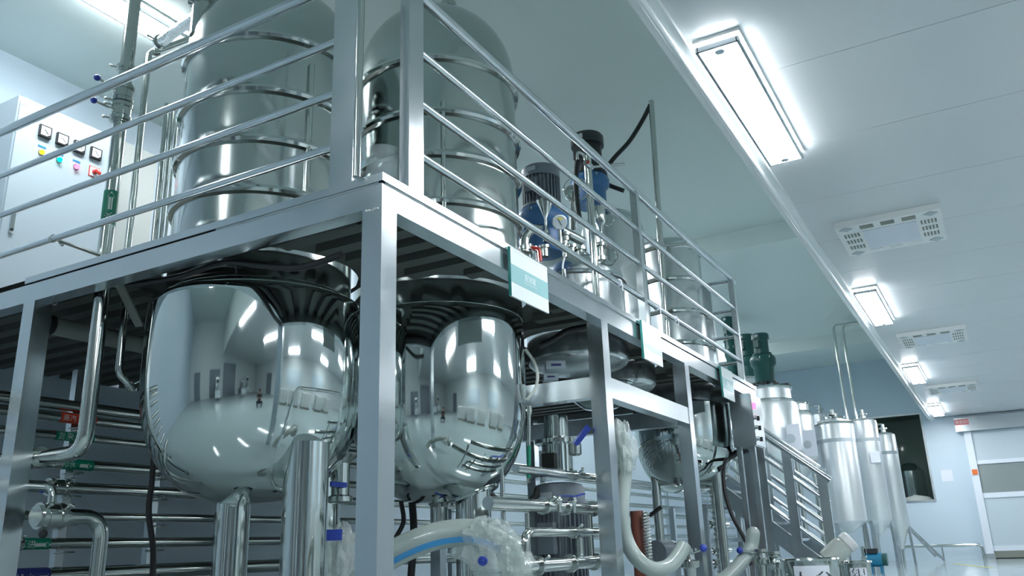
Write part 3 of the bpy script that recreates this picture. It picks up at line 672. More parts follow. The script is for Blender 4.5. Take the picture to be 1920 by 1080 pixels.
p = onf(22, 418); hnd = MB().box(p.x-.016, p.x+.016, CY-.034, CY-.02, p.z-.09, p.z+.09).build('door_handle', 'satin', dor, smooth=False)
MB().lathe((p.x, CY-.034, p.z-.06), [(.012, 0), (.012, .006)], 14, axis=(0, -1, 0)).build('lock', 'motorblack', cab)
p = onf(45, 196); MB().box(p.x-.03, p.x+.03, CY-.0225, CY-.02, p.z-.008, p.z+.008).build('name_plate', 'inkgrey', cab, smooth=False)
x2 = P(300, 300, y=6.3).x
c2 = thing('side_cabinet', 'plain grey cabinet standing behind the risers', 'cabinet', (k1.x+.35, 7.1, PZ)); zt2 = P(262, 278, y=7.0).z
MB().box(k1.x+.06, k1.x+.75, 7.0, 7.35, PZ, zt2).build('body', 'plinth', c2, smooth=False); MB().box(k1.x+.08, k1.x+.73, 6.98, 6.999, PZ+.05, zt2-.03).build('door', 'plinth', c2, smooth=False)

# ------------------------------------------------------------------ signs on the platform edge
def sign(label, x0, x1, z0, z1, words):
    y = PY-.02; t = thing('acrylic_sign', label, 'sign', ((x0+x1)/2, y, z0), 'acrylic signs on the platform edge')
    MB().box(x0, x1, y-.012, y, z0, z1).build('plate', 'signwhite', t, smooth=False)
    h = z1-z0; f = y-.0135
    MB().box(x0-.004, x0, y-.014, y+.004, z0, z1).build('side_edge', 'acrylic', t, smooth=False)
    MB().box(x0+.001, x1-.001, f, y-.0121, z0+.29*h, z0+.655*h).build('colour_band', 'signteal', t, smooth=False)
    text(words, .046, ((x0+x1)/2, f-.001, z0+.50*h), (1, 0, 0), (0, 0, 1), t, 'signwhite')
    MB().box((x0+x1)/2-.08, (x0+x1)/2+.08, f-.001, f, z0+.395*h, z0+.405*h).build('rule_line', 'signwhite', t, smooth=False)
    MB().box(x0+.03, x1-.03, f+.0005, f+.001, z0+.945*h, z0+.95*h).build('header_line', 'inkgrey', t, smooth=False)
sign('white and teal acrylic sign on the platform edge, largest-looking, below the red-handled valve', 4.03, 4.50, 1.985, 2.285, '配液罐')
sign('white and teal acrylic sign on the platform edge under the middle railing post', 6.13, 6.56, 1.99, 2.30, '均质罐')
sign('white and teal acrylic sign on the platform edge just before the control box', 8.32, 8.74, 1.985, 2.30, '储罐')

# ------------------------------------------------------------------ cables under the deck
def cable(label, pts, r=.016, name='cable', grp=None, ties=(), smooth_=True):
    pts = spline(pts) if smooth_ else pts
    o = MB().tube(pts, r, n=10, bend=0).build(name, 'rubber', smooth=True); tag(o, label, 'cable', grp)
    for p in ties: MB().ring(p, r*1.15, .005, 12, 5, axis=(0, 1, .1)).build('cable_tie', 'paper', o)
    return o
def cx(u, v, x=3.02): return P(u, v, x=x)
cable('thick black cable bundle tied beneath the platform beam facing the cabinet', [cx(92, 566), cx(150, 545), cx(215, 528), cx(330, 498), cx(410, 477), cx(500, 455), cx(560, 440), cx(620, 424), cx(672, 412)], .026, ties=[cx(215, 528), cx(410, 477), cx(100, 563)])
cable('sagging black cable under the beam above the mirror bowl', [cx(240, 535, 3.06), cx(330, 520, 3.06), cx(420, 492, 3.06), cx(480, 496, 3.06), cx(560, 502, 3.06), cx(640, 478, 3.06)], .018)
cable('black cable running down the outer platform post', [(2.98, 5.06, 2.12), (3.005, 5.06, 1.6), (3.005, 5.06, .9), (3.005, 5.06, .05)], .018)
cable('black cable hanging straight down in front of the rack pipes', [D3(290, 830, 6.2), D3(285, 900, 6.2), D3(279, 960, 6.2), D3(287, 1030, 6.2), D3(285, 1110, 6.2)], .02)
cable('black conduit standing behind the second vessel leg', [D3(772, 932, 6.1), D3(776, 1000, 6.1), D3(770, 1090, 6.1)], .026)
cable('second black conduit standing close behind the first vessel outlet', [D3(752, 940, 6.0), D3(756, 980, 6.0), D3(735, 1020, 6.0), D3(720, 1060, 6.0)], .016)
cable('black cable looped between the second vessel and the hanging motor', [D3(912, 880, 6.2), D3(917, 920, 6.2), D3(938, 940, 6.2), D3(970, 947, 6.2), D3(1000, 935, 6.2), D3(1008, 915, 6.2)], .022)
cable('black cable strung under the deck toward the first inner post', [D3(1010, 650, 6.2), D3(1040, 635, 6.2), D3(1065, 620, 6.2), D3(1105, 612, 6.2)], .024)
cable('black cable sweeping down from the control box past the stair posts', [P(1372, 850, x=9.5), D3(1358, 870, 9.3), D3(1358, 915, 9.2), D3(1372, 965, 9.1), D3(1398, 1015, 9.0), D3(1408, 1060, 9.0)], .02)
cable('black cable bunch beneath the control box', [D3(1345, 880, 9.4), D3(1360, 862, 9.5), D3(1380, 850, 9.6), D3(1400, 842, 9.6)], .035)
cable('black cable drooping behind the brown column', [D3(1192, 968, 8.4), D3(1208, 970, 8.4), D3(1225, 962, 8.4), D3(1240, 950, 8.4)], .02)
# poles behind the railing
po = thing('cable_pole', 'shorter pair of upright tubes clipped to the handrail in front of the black motor', 'pole', P(1120, 555, y=2.55))
b0 = P(1121, 560, y=2.55); b0.z = PZ; tz = P(1105, 292, y=2.55).z
MB().tube([b0, (b0.x, 2.55, tz)], .021, n=14).build('tube', 'pipe', po)
MB().tube([(b0.x-.05, 2.56, PZ), (b0.x-.05, 2.56, tz-.02), (b0.x-.12, 2.60, tz+.0), (b0.x-.12, 2.6, tz-.08)], .012, n=10, bend=.05).build('side_tube', 'pipe', po)
MB().cyl((b0.x-.07, 2.55, tz-.1), (b0.x+.04, 2.55, tz-.1), .028, n=12).build('clip', 'satin', po); MB().cyl((b0.x+.03, 2.55, tz-.1), (b0.x+.18, 2.30, tz-.08), .012, n=10).build('clip_arm', 'pipe', po)
MB().ball((b0.x-.07, 2.53, tz-.1), .016, 10).build('clip_knob', 'red', po)
po2 = thing('cable_pole', 'tall upright tube carrying a black cable high above the railing', 'pole', P(1250, 640, y=2.6))
b1 = P(1250, 640, y=2.6); t1 = D3(1221, 193, math.hypot(b1.x, b1.y)); b1 = Vector((b1.x, b1.y, PZ))
MB().tube([b1, t1], .03, n=14).ball(t1, .034, 12).build('tube', 'pipe', po2)
c1_ = b1+(t1-b1)*.42; MB().cyl(c1_-Vector((.05, 0, 0)), c1_+Vector((.05, 0, 0)), .045, n=12).build('clip', 'satin', po2); MB().cyl(c1_, c1_+Vector((.15, -.30, .02)), .014, n=8).build('clip_arm', 'pipe', po2)
Dp = math.hypot(b1.x, b1.y)
cable('black cable sagging from the top of the tall pole to the black motor', [t1, D3(1205, 225, Dp), D3(1180, 265, Dp-.1), D3(1150, 298, Dp-.2), D3(1128, 330, Dp-.1), D3(1138, 345, Dp), D3(1170, 358, Dp)], .024)

# ------------------------------------------------------------------ fittings on the domed vessel
FD = 6.15
def fit(name, label, cat, u, v, D, prof, m='pipe', axis=(0, 0, 1), grp='small fittings on the vessel lid', n=24):
    p = D3(u, v, D); t = thing(name, label, cat, p, grp); MB().lathe(p, prof, n, axis).build('body', m, t); return t, p
t, p = fit('funnel', 'steel funnel standing in front of the grey motor', 'funnel', 1024, 432, FD, [(.012, 0), (.012, .10), (.065, .24), (.068, .25), (.062, .25), (.008, .11)], grp=None)
MB().cyl(p-Vector((0, 0, .10)), p, .016, n=12).build('stem', 'pipe', t)
for z in (-.02, -.09): MB().cyl(p+Vector((0, 0, z-.008)), p+Vector((0, 0, z+.008)), .028, n=14).build('clamp', 'pipe', t)
t, p = fit('pressure_gauge', 'round dial gauge with a yellow mark beside the funnel', 'gauge', 1049, 417, FD-.05, [(.058, -.03), (.06, .0), (.06, .014), (.054, .016)], 'satin', axis=Vector((-1, -.72, -.42)), grp=None)
gd = Vector((-1, -.72, -.42)).normalized(); MB().cyl(p+gd*.0165, p+gd*.018, .052, n=28).build('dial', 'inkgrey', t)
gx = gd.cross(Vector((0, 0, 1))).normalized(); gz = gx.cross(gd)
MB().obox(p+gd*.019+gz*.028, gx, gz, gd, .02, .008, .001).build('yellow_mark', 'yellow', t, smooth=False)
MB().obox(p+gd*.0195, (gx*.6+gz), (gx-gz*.6), gd, .03, .003, .001).build('needle', 'inkdark', t, smooth=False)
MB().cyl(p-gd*.03, p-gd*.09, .02, n=14).cyl(p-Vector((0, 0, .06)), p-Vector((0, 0, .22)), .014, n=12).build('stem', 'pipe', t)
e = [D3(984, 466, FD), D3(985, 445, FD), D3(1000, 428, FD), D3(1018, 430, FD)]
pipe_thing('short bent steel elbow on the vessel lid under the lowest railing tube', e, .035, [(e[0], (0, 0, 1))], bend=.07)
t = thing('red_lever_valve', 'valve with a bent red lever handle just above the first sign', 'valve', D3(1003, 486, FD)); p = D3(1003, 486, FD)
MB().lathe(p, [(.045, -.08), (.045, .06), (.03, .065), (.03, .10)], 24).build('body', 'satin', t)
a_, b_, c_ = D3(996, 464, FD-.06), D3(1011, 466, FD-.06), D3(1014, 490, FD-.06)
MB().tube([a_, b_, c_], .013, n=8, bend=.03).build('lever', 'red', t)
for i, (u, v, r, h) in enumerate(((990, 462, .03, .07), (1021, 463, .03, .08), (1058, 455, .022, .12), (1072, 462, .03, .06), (1088, 467, .034, .05), (1060, 440, .03, .05))):
    p = D3(u, v, FD+.05); t = thing('lid_port', ['capped port under the funnel', 'taller capped port between lever and gauge', 'slim port rising behind the gauge', 'clamped port along the lid rim', 'twin-ring clamp port nearest the pole', 'side port level with the gauge'][i], 'port', p, 'clamped ports of the vessel lid')
    MB().cyl(p-Vector((0, 0, h)), p, r, n=18).build('neck', 'pipe', t); MB().cyl(p-Vector((0, 0, .012)), p+Vector((0, 0, .008)), r*1.5, n=20).build('cap', 'pipe', t)
pipe_thing('thick horizontal tube between the gauge and the clipped poles', [D3(1052, 432, FD+.2), D3(1092, 452, FD+.35)], .04)
t, p = fit('sampling_cup', 'small polished cup cylinder standing clear of the poles', 'cup', 1126, 428, 6.6, [(.012, -.12), (.014, 0), (.045, .06), (.05, .14), (.05, .19), (.035, .20)], 'polish', grp=None)
MB().ring(p+Vector((.05, -.03, .1)), .07, .004, 24, 5, axis=(1, .6, 0)).build('wire_loop', 'pipe', t)
t, p = fit('sampling_valve', 'cluster of clamp fittings with red tags below the sampling cup', 'valve', 1126, 470, 6.6, [(.03, -.1), (.05, -.09), (.05, -.06), (.03, -.05), (.03, .03), (.055, .035), (.055, .06), (.03, .065)], grp=None)
MB().ring(p+Vector((.03, -.05, -.05)), .075, .009, 28, 6, axis=(1, .6, .3)).build('wire_loop', 'pipe', t)
for k in (-1, 1): MB().ball(p+Vector((.03*k, -.05, .08)), .014, 8).build('red_tag', 'red', t)
p = D3(1073, 362, 7.7); MB().lathe(p, [(.05, -.05), (.075, -.04), (.075, .03), (.055, .04)], 24, (-1, -.5, .1)).cyl(p+Vector((.05, .02, 0)), p+Vector((.3, .15, -.25)), .03, n=12).build('sight_glass', 'pipe', tE)
MB().ring(D3(1080, 355, 7.6), .12, .007, 32, 6, axis=(-1, -.5, 0)).build('wire_loop', 'pipe', tE)
hs = MB().tube(spline([D3(1093, 286, 7.4), D3(1082, 310, 7.4), D3(1080, 350, 7.4), D3(1084, 395, 7.2), D3(1088, 415, 7.0)]), .025, n=10, bend=0).build('black_hose', 'rubber'); tag(hs, 'black hose hanging from the clipped poles down to the vessel lid', 'hose')
MB().ring(C_C+Vector((-.25, -.2, zC-.1)), .08, .006, 24, 5, axis=(-.6, -.5, .5)).build('wire_loop', 'pipe', tC)
MB().tube(spline([D3(1060, 475, FD-.1), D3(1055, 500, FD-.1), D3(1059, 520, FD-.1)]), .008, n=8, bend=0).build('lead_wire', 'paper', tC)
MB().cyl(D3(1059, 520, FD-.1), D3(1057, 505, FD-.1), .016, n=10).build('probe', 'pipe', tC)
# pressure side of the lower shelf
for i, (u0, u1, v0, v1) in enumerate(((1022, 1060, 681, 692), (1018, 1046, 703, 714))):
    c = D3((u0+u1)/2, (v0+v1)/2, 6.5); hw = 6.5*(u1-u0)/2/FPX*1.0
    t = thing('air_valve_box', ['upper small pale valve box with a blue label strip above the shelf beam', 'lower small pale valve box resting by the shelf beam'][i], 'box', c, 'pneumatic boxes by the shelf beam')
    MB().obox(c, (-.55, .83, 0), (.83, .55, 0), (0, 0, 1), hw, .05, hw*.42).build('housing', 'cabinet', t, smooth=False)
    MB().obox(c+Vector((-.045, -.03, .0)), (-.55, .83, 0), (.83, .55, 0), (0, 0, 1), hw*.5, .003, hw*.1).build('label_strip', 'tapeblue', t, smooth=False)
tag(MB().tube(spline([D3(985, 655, 5.7), D3(1002, 680, 5.7), D3(1008, 705, 5.7), D3(1003, 730, 5.7), D3(988, 750, 5.7)]), .011, n=8, bend=0).build('clear_tube', 'tubeclear'), 'thin clear tube arching out beside the second mirror bowl', 'tube')
lt = thing('level_tube', 'slender upright level tube with a green lower half beside the finned hanging motor', 'tube', D3(991, 900, 5.75))
p0, p1, p2 = D3(991, 905, 5.75), D3(992, 836, 5.75), D3(992, 770, 5.75)
MB().cyl(p0, p2, .013, n=12).build('tube', 'pipe', lt); MB().cyl(p0+Vector((-.004, -.004, .03)), p1, .0145, n=12).build('green_fill', 'tapegreen', lt)
f = MB(); ferrule(f, p2, (0, 0, 1), .016); f.build('clamp', 'pipe', lt)
bl = thing('lever_valve', 'valve with a long dark blue lever above the hanging motor flange', 'valve', D3(1082, 835, 5.9))
MB().bar(D3(1078, 834, 5.85), D3(1104, 800, 5.85), .05, .014, (0, -1, .2)).build('lever', 'blue', bl, smooth=False)
MB().lathe(D3(1078, 838, 5.9), [(.03, -.06), (.045, -.05), (.045, .02), (.02, .03)], 18).build('body', 'pipe', bl)
# lower manifold
MY = 2.46
def mp(u, v, y=MY): return P(u, v, y=y)
man = (('upper manifold pipe crossing the finned motor', [(968, 905), (1128, 899)], .027, (1080,), None),
       ('wide manifold pipe with two clamps below the finned motor', [(915, 955), (1128, 955)], .037, (1019, 1058, 1112), None),
       ('manifold pipe bending down beside the plastic wrap', [(983, 1100), (984, 1003), (1128, 998)], .028, (1072,), .08),
       ('lowest manifold pipe with three clamps', [(978, 1057), (1128, 1052)], .040, (1003, 1064, 1108), None))
for lab, pts, r, cl, bd in man:
    pp = [mp(u, v) for u, v in pts]; z = pp[-1].z
    if len(pp) == 2: pp[0].z = z
    else: pp[1].z = z; pp[0].x = pp[1].x
    pipe_thing(lab, pp, r, [((mp(u, 955).x, MY, z), (1, 0, 0)) for u in cl], grp='manifold pipes under the shelf frame', bend=bd)
for i, (u, v0, v1, r, y) in enumerate(((947, 880, 1090, .014, 2.55), (993, 962, 1090, .015, 2.5), (1088, 1008, 1048, .026, 2.46), (1109, 965, 1048, .022, 2.46))):
    p = P(u, v1, y=y); q = P(u, v0, y=y); pipe_thing(['thin upright pipe behind the plastic wrap', 'upright pipe crossing the lower manifold', 'short upright pipe between the lower manifold pipes', 'short upright pipe next to the first inner post'][i], [(p.x, y, max(p.z, .02)), (p.x, y, q.z)], r, grp='upright manifold pipes')
for i, (u0, v0, u1, v1) in enumerate(((1046, 930, 1071, 930), (1073, 932, 1094, 926))):
    a_, b_ = mp(u0, v0, 2.43), mp(u1, v1, 2.43); t = thing('lever_valve', ['small valve with a flat blue lever on the wide manifold pipe', 'small valve with a slanted blue lever on the wide manifold pipe'][i], 'valve', a_, 'blue lever valves of the manifold')
    MB().bar(a_, b_, .03, .008).build('lever', 'blue', t, smooth=False); MB().cyl(a_-Vector((0, 0, .10)), a_, .022, n=14).ball(a_-Vector((0, -.0, .03)), .03, 12).build('body', 'pipe', t)
# level instruments and low pipes seen in the gap between the mirror bowls
for i, (v, u0, u1) in enumerate(((947, 640, 860), (1022, 640, 860))): pass
# ------------------------------------------------------------------ hoses and plastic wrap
HD = 4.15
hp = spline([D3(655, 1120, HD+.1), D3(700, 1066, HD), D3(735, 1040, HD), D3(790, 1014, HD), D3(840, 1001, HD), D3(890, 1000, HD), D3(935, 1018, HD), D3(962, 1060, HD), D3(968, 1110, HD)], 6)
ho = thing('braided_hose', 'thick clear braided hose with a blue stripe arching from behind the corner post', 'hose', hp[0])
MB().tube(hp, .064, n=20, bend=0).build('tube', 'hoseclear', ho)
sd = (Vector((-.55, -.42, -.33))).normalized()*.052
st = MB(); L = hp[:-8]
for k in range(len(L)-1):
    st.obox((L[k]+L[k+1])/2+sd*1.18-Vector((0, 0, .004)), L[k+1]-L[k], (L[k+1]-L[k]).cross(sd), sd, (L[k+1]-L[k]).length*.52, .013, .006)
st.build('blue_stripe', 'stripe', ho, smooth=False)
def wrap(name, label, c, sx, sy, sz, seed, amp=.35, m='film', n=26):
    """a crumpled, pleated sheet pulled round something"""
    rnd = Vector((seed*3.1, seed*1.7, seed)); v = []; f = []; N = n*2
    for i in range(n+1):
        t = i/n
        for k in range(N):
            q = 2*PI*k/N; a = Vector((math.sin(PI*t*.94+.06)*math.cos(q), math.sin(PI*t*.94+.06)*math.sin(q), math.cos(PI*t)))
            r = 1 + amp*(noise.noise(a*2.2+rnd)+.35*abs(noise.noise(Vector((a.x*7, a.y*7, a.z*1.6))+rnd*2))-.2) + .05*abs(math.sin(6*q+5*t))
            v.append(Vector(c)+Vector((a.x*sx*r, a.y*sy*r, a.z*sz*r)))
    for i in range(n):
        for k in range(N): j = (k+1) % N; f.append((i*N+k, i*N+j, (i+1)*N+j, (i+1)*N+k))
    return tag(MB().add(v, f).build(name, m, ang=30), label, 'plastic wrap')
wr = wrap('plastic_wrap', 'crumpled clear plastic wrap knotted round the end of the braided hose', D3(915, 1022, HD-.02), .135, .15, .13, 3)
w2 = wrap('plastic_wrap', 'loose tail of clear plastic hanging below the braided hose end', D3(948, 1070, HD-.05), .10, .13, .12, 8, .45)
MB().ball(D3(905, 1052, HD-.17), .013, 10).ring(D3(905, 1052, HD-.17), .015, .008, 16, 6, axis=(1, .6, .4)).build('blue_knot', 'blue', wr)
wrap('plastic_bag', 'clear plastic bag tied under the outlet between the leg and the corner post', D3(640, 1045, 5.2), .09, .10, .19, 5, .22)
tag(MB().obox(D3(626, 1003, 5.02), (-.7, .7, 0), (.7, .7, 0), (0, 0, 1), .045, .006, .03).build('blue_tag', 'blue', smooth=False), 'small blue tag stuck to the clear plastic bag', 'tag')
h1 = spline([D3(1158, 800, 6.25), D3(1172, 850, 6.2), D3(1170, 905, 6.15), D3(1166, 960, 6.1), D3(1172, 1005, 6.1), D3(1190, 1042, 6.1), D3(1220, 1066, 6.1), D3(1250, 1064, 6.15), D3(1270, 1045, 6.2), D3(1283, 1022, 6.25)], 6)
tag(MB().tube(h1, .052, n=18, bend=0).build('milky_hose', 'hose'), 'milky white hose hanging in a loop beside the first inner post', 'hose')
wrap('plastic_wrap', 'crinkled clear plastic wound round the top of the milky hose loop', D3(1170, 842, 6.15), .075, .085, .19, 11, .42)
h2 = spline([D3(1412, 1000, 8.3), D3(1408, 1025, 8.3), D3(1392, 1052, 8.2), D3(1365, 1080, 8.1), D3(1335, 1100, 8.0)], 6)
tag(MB().tube(h2, .062, n=18, bend=0).ball(h2[0], .062, 14).build('milky_hose', 'hose'), 'milky white hose rising to a blunt end in front of the stair posts', 'hose')
for i, (u, v, D) in enumerate(((1292, 1052, 6.4), (1428, 1048, 8.2), (1452, 1052, 8.6))):
    p = D3(u, v, D); t = thing('clamp_valve', ['clamp valve with a blue ball at the end of the hanging milky hose', 'clamp valve with a blue ball next to the blunt milky hose', 'bare ball valve body beside the large labelled bucket'][i], 'valve', p, 'clamp valves near the floor')
    MB().lathe(p, [(.04, -.20), (.06, -.19), (.06, -.16), (.04, -.15), (.045, -.05), (.07, -.04), (.07, 0), (.045, .01), (.04, .05), (.06, .06), (.06, .085), (.03, .09)], 24).build('body', 'pipe', t)
    if i < 2:
        e_ = D3(1319 if i == 0 else 1387, 1028 if i == 0 else 1032, D-.05); h = MB().cyl(p+Vector((0, 0, .04)), e_, .009, n=8).build('handle', 'pipe', t); MB().ball(e_, .028 if i == 0 else .03, 14).build('knob', 'blue', h)
    else:
        MB().ball(p+Vector((0, 0, -.02)), .075, 16).build('ball_body', 'polish', t)
br = D3(1197, 1000, 7.6); tag(MB().cyl((br.x, br.y, 0), (br.x, br.y, ZD(1197, 958, 7.6)), .06, n=24).build('brown_column', 'brown'), 'rust-brown upright pipe behind the hanging milky hose', 'pipe')
for i, (u, D, v0, v1) in enumerate(((1213, 7.5, 960, 1085), (1343, 9.6, 860, 1075))):
    c = D3(u, 1000, D); z0_, z1_ = max(.05, ZD(u, v1, D)), ZD(u, v0, D); t = thing('coil_spring_tube', ['coiled steel tube standing beside the rust-brown pipe', 'coiled steel tube rising toward the ringed vessel bowl'][i], 'coil', (c.x, c.y, 0))
    MB().tube([Vector((c.x+.03*math.cos(q*.9), c.y+.03*math.sin(q*.9), z0_+(z1_-z0_)*q/150)) for q in range(151)], .008, n=6, bend=0).build('coil', 'weld', t); MB().cyl((c.x, c.y, 0), (c.x, c.y, z1_), .018, n=10).build('core_tube', 'pipe', t)
sk = thing('skid_frame', 'low square-tube frame with pipes standing behind the control box stand', 'frame', D3(1355, 1050, 10.2))
fa, fb = D3(1325, 1000, 9.9), D3(1388, 1000, 10.8)
for q in (fa, fb, fa+Vector((.5, .55, 0)), fb+Vector((.5, .55, 0))): MB().box(q.x-.03, q.x+.03, q.y-.03, q.y+.03, 0, 1.0).build('leg', 'satin', sk, smooth=False)
for z in (.22, .62, .985):
    MB().bar((fa.x, fa.y, z), (fb.x, fb.y, z), .05, .05).build('rail', 'satin', sk, smooth=False)
    MB().bar((fa.x+.5, fa.y+.55, z), (fb.x+.5, fb.y+.55, z), .05, .05).build('rail', 'satin', sk, smooth=False)
for z, r in ((.36, .04), (.5, .03), (.80, .035)):
    pm_ = MB().cyl((fa.x+.1, fa.y+.2, z), (fb.x+.2, fb.y+.2, z), r, n=14).build('pipe_run', 'pipe', sk)
    f = MB(); mq = Vector(((fa.x+fb.x)/2+.15, (fa.y+fb.y)/2+.2, z)); ferrule(f, mq, (fb-fa).normalized(), r); f.build('clamp', 'pipe', pm_)
mo = thing('small_motor', 'small dark motor tucked behind the hanging milky hose', 'motor', D3(1235, 1040, 9.4))
q = D3(1240, 1035, 9.4); MB().cyl(q-Vector((.18, .0, 0)), q+Vector((.18, 0, 0)), .12, n=24).build('stator', 'motorgrey', mo); MB().cyl(q+Vector((.18, 0, 0)), q+Vector((.27, 0, 0)), .125, n=24).build('fan_cover', 'polish', mo); MB().box(q.x-.2, q.x+.2, q.y-.13, q.y+.13, 0, q.z-.11).build('pedestal', 'satin', mo, smooth=False)
# ------------------------------------------------------------------ control box and stairs
bx0, bx1, by0, by1 = 9.27, 9.72, 2.12, 2.235
bz0, bz1 = P(1418, 836, y=by0).z, P(1411, 740, y=by0).z
cb = thing('control_box', 'steel control box with red lamp and black knobs hung under the platform end', 'control box', (9.5, 2.2, bz0))
bx0 = P(1411, 790, y=by0).x; bx1 = P(1429, 790, y=by0).x; by1 = P(1371, 790, x=bx0).y
MB().box(bx0, bx1, by0, by1, bz0, bz1).build('housing', 'satin', cb, smooth=False)
MB().box(bx0+.01, bx1-.01, by0-.012, by0-.001, bz0+.01, bz1-.01).build('lid', 'satin', cb, smooth=False)
for u, v in ((1415, 783), (1418, 801), (1421, 822)):
    p = P(u, v, y=by0-.012); k = MB().lathe(p, [(.022, 0), (.022, .02), (.018, .025)], 16, axis=(0, -1, 0)).build('knob', 'satin', cb); MB().box(p.x-.008, p.x+.008, p.y-.05, p.y-.02, p.z-.035, p.z+.012).build('knob_lever', 'motorblack', k, smooth=False)
p = P(1412.5, 761, y=by0-.012); MB().box(p.x-.03, p.x+.03, p.y-.02, p.y, p.z-.03, p.z+.03).build('red_lamp', 'exitlit', cb, smooth=False)
for y in (by0+.02, by1-.06): MB().box(bx0+.05, bx0+.10, y, y+.05, 0, bz0-.001).build('stand_leg', 'satin', cb, smooth=False)
stt = thing('staircase', 'steel staircase with sloping tube railings descending from the platform end into the aisle', 'staircase', (10.4, 1.6, 0))
XA, XB = 9.98, 10.85
ha, hb = P(1431, 816, x=XA), P(1557, 901, x=XA); sl = (hb.z-ha.z)/(hb.y-ha.y)
zr = lambda y, dz=0: ha.z+dz+sl*(y-ha.y)
for x, e in ((XA, 0), (XB, .25)):
    ht = 3.25
    MB().tube([(x, ht, zr(ht)), (x, hb.y+e, zr(hb.y+e))], .036, n=12).build('handrail', 'satin', stt)
    for k in (1, 2, 3): MB().tube([(x, ht, zr(ht, -.27*k)), (x, hb.y+.04+e, zr(hb.y+.04+e, -.27*k))], .024, n=12).build('mid_rail', 'satin', stt)
    MB().bar((x, ht, zr(ht, -1.08)), (x, max(hb.y-.3, ha.y+(.08+1.08-ha.z)/sl), .08), .05, .17, (0, 0, 1)).build('stringer', 'satin', stt, smooth=False)
    for u in (1437, 1487, 1549):
        y = P(u, 950, x=XA).y+e*.6; MB().box(x-.03, x+.03, y-.05, y+.05, 0, zr(y)).build('railing_post', 'satin', stt, smooth=False)
yb = ha.y+(.12+1.08-ha.z)/sl; nt = 7; ha_y = 3.2
for k in range(nt):
    y = ha_y+(yb-ha_y)*(k+.5)/nt; MB().box(XA+.03, XB-.03, y-.11, y+.11, zr(y, -1.08)-.015, zr(y, -1.08)+.015).build('tread', 'satin', stt, smooth=False)
# ------------------------------------------------------------------ open kettles beyond the stairs
def kettle(label, c, D, rr, rb, zrim, zneck, zbelt, zbot, grp='open kettles beyond the stairs'):
    t = thing('open_kettle', label, 'kettle', (c.x, c.y, 0), grp); c = Vector((c.x, c.y, 0))
    MB().lathe(c, [(0, zbot), (rb*.25, zbot+.03), (rb*.98, zbelt), (rb, zbelt+.05), (rb, zneck-.12), (rb*.97, zneck-.05), (rr, zneck), (rr, zrim-.03), (rr*.95, zrim-.03), (rr*.93, zneck)], 56).build('shell', 'tankwhite', t)
    MB().ring(c+Vector((0, 0, zrim-.02)), rr+.01, .025, 56, 6).build('rim', 'polish', t); MB().ring(c+Vector((0, 0, zneck+.0)), rr+.012, .018, 56, 6).build('neck_band', 'polish', t)
    for q in (.6, 2.7, 4.4): MB().cyl((c.x+rb*.8*math.cos(q), c.y+rb*.8*math.sin(q), 0), (c.x+rb*.8*math.cos(q), c.y+rb*.8*math.sin(q), zbelt+.2), .045, n=14).build('leg', 'pipe', t)
    return t
KD = 15.0; kc = D3(1437, 730, KD); krr = KD*math.sin(abs(az(1390, 730)-az(1480, 730))/2)
kettle('open steel kettle under the dark green motor, nearer of the two', kc, KD, krr, krr*1.22, ZD(1437, 722, KD-krr), ZD(1437, 748, KD-krr), ZD(1440, 850, KD-krr), ZD(1440, 905, KD))
K2 = 17.2; kc2 = D3(1484, 770, K2); kr2 = K2*math.sin(abs(az(1450, 750)-az(1515, 750))/2)
kettle('open steel kettle half hidden behind the nearer one', kc2, K2, kr2, kr2*1.18, ZD(1490, 752, K2-kr2), ZD(1490, 770, K2-kr2), ZD(1490, 860, K2-kr2), ZD(1490, 905, K2))
motor('agitator_motor', 'dark green motor with a wide housing above the nearer open kettle', Vector((kc.x, kc.y, 0)), ZD(1428, 664, KD), ZD(1424, 626, KD), KD*math.sin(abs(az(1408, 645)-az(1440, 645))/2), 'motorgreen', 'motorgreen', 'green mixer motors', zb=ZD(1437, 722, KD-krr)+.108, fins=False, br=1.5)
mf = thing('motor_bridge', 'black bracket bridge carrying the dark green motor over the kettle rim', 'bracket', (kc.x, kc.y, ZD(1428, 712, KD)))
zq = ZD(1437, 722, KD-krr)+.105
MB().box(kc.x-.1, kc.x+.1, kc.y-krr, kc.y+krr, zq-.10, zq-.06).build('beam', 'motorblack', mf, smooth=False)
for q in range(6):
    a_ = 2*PI*q/6; MB().cyl((kc.x+.2*math.cos(a_), kc.y+.2*math.sin(a_), zq-.06), (kc.x+.2*math.cos(a_), kc.y+.2*math.sin(a_), zq), .03, n=8).build('spacer', 'motorblack', mf)
g2 = D3(1399, 650, 18.2); motor('agitator_motor', 'dark green motor partly hidden behind the railing end post', Vector((g2.x, g2.y, 0)), ZD(1399, 668, 18.2), ZD(1399, 628, 18.2), .19, 'motorgreen', 'motorgreen', 'green mixer motors', zb=ZD(1399, 711, 18.2), fins=False, br=1.3)
g3 = D3(1369, 650, 18.1); motor('agitator_motor', 'slim dark green motor glimpsed between the end railing posts', Vector((g3.x, g3.y, 0)), ZD(1369, 640, 18.1), ZD(1369, 592, 18.1), .12, 'motorgreen', 'motorgreen', 'green mixer motors', zb=ZD(1369, 711, 18.1), fins=False, br=1.1)
k3 = D3(1386, 730, 18.2); kettle('steel kettle hidden mostly behind the platform end under two green motors', k3, 18.2, .40, .48, ZD(1386, 712, 18.2), ZD(1386, 735, 18.2), ZD(1386, 850, 18.2), ZD(1386, 900, 18.2))
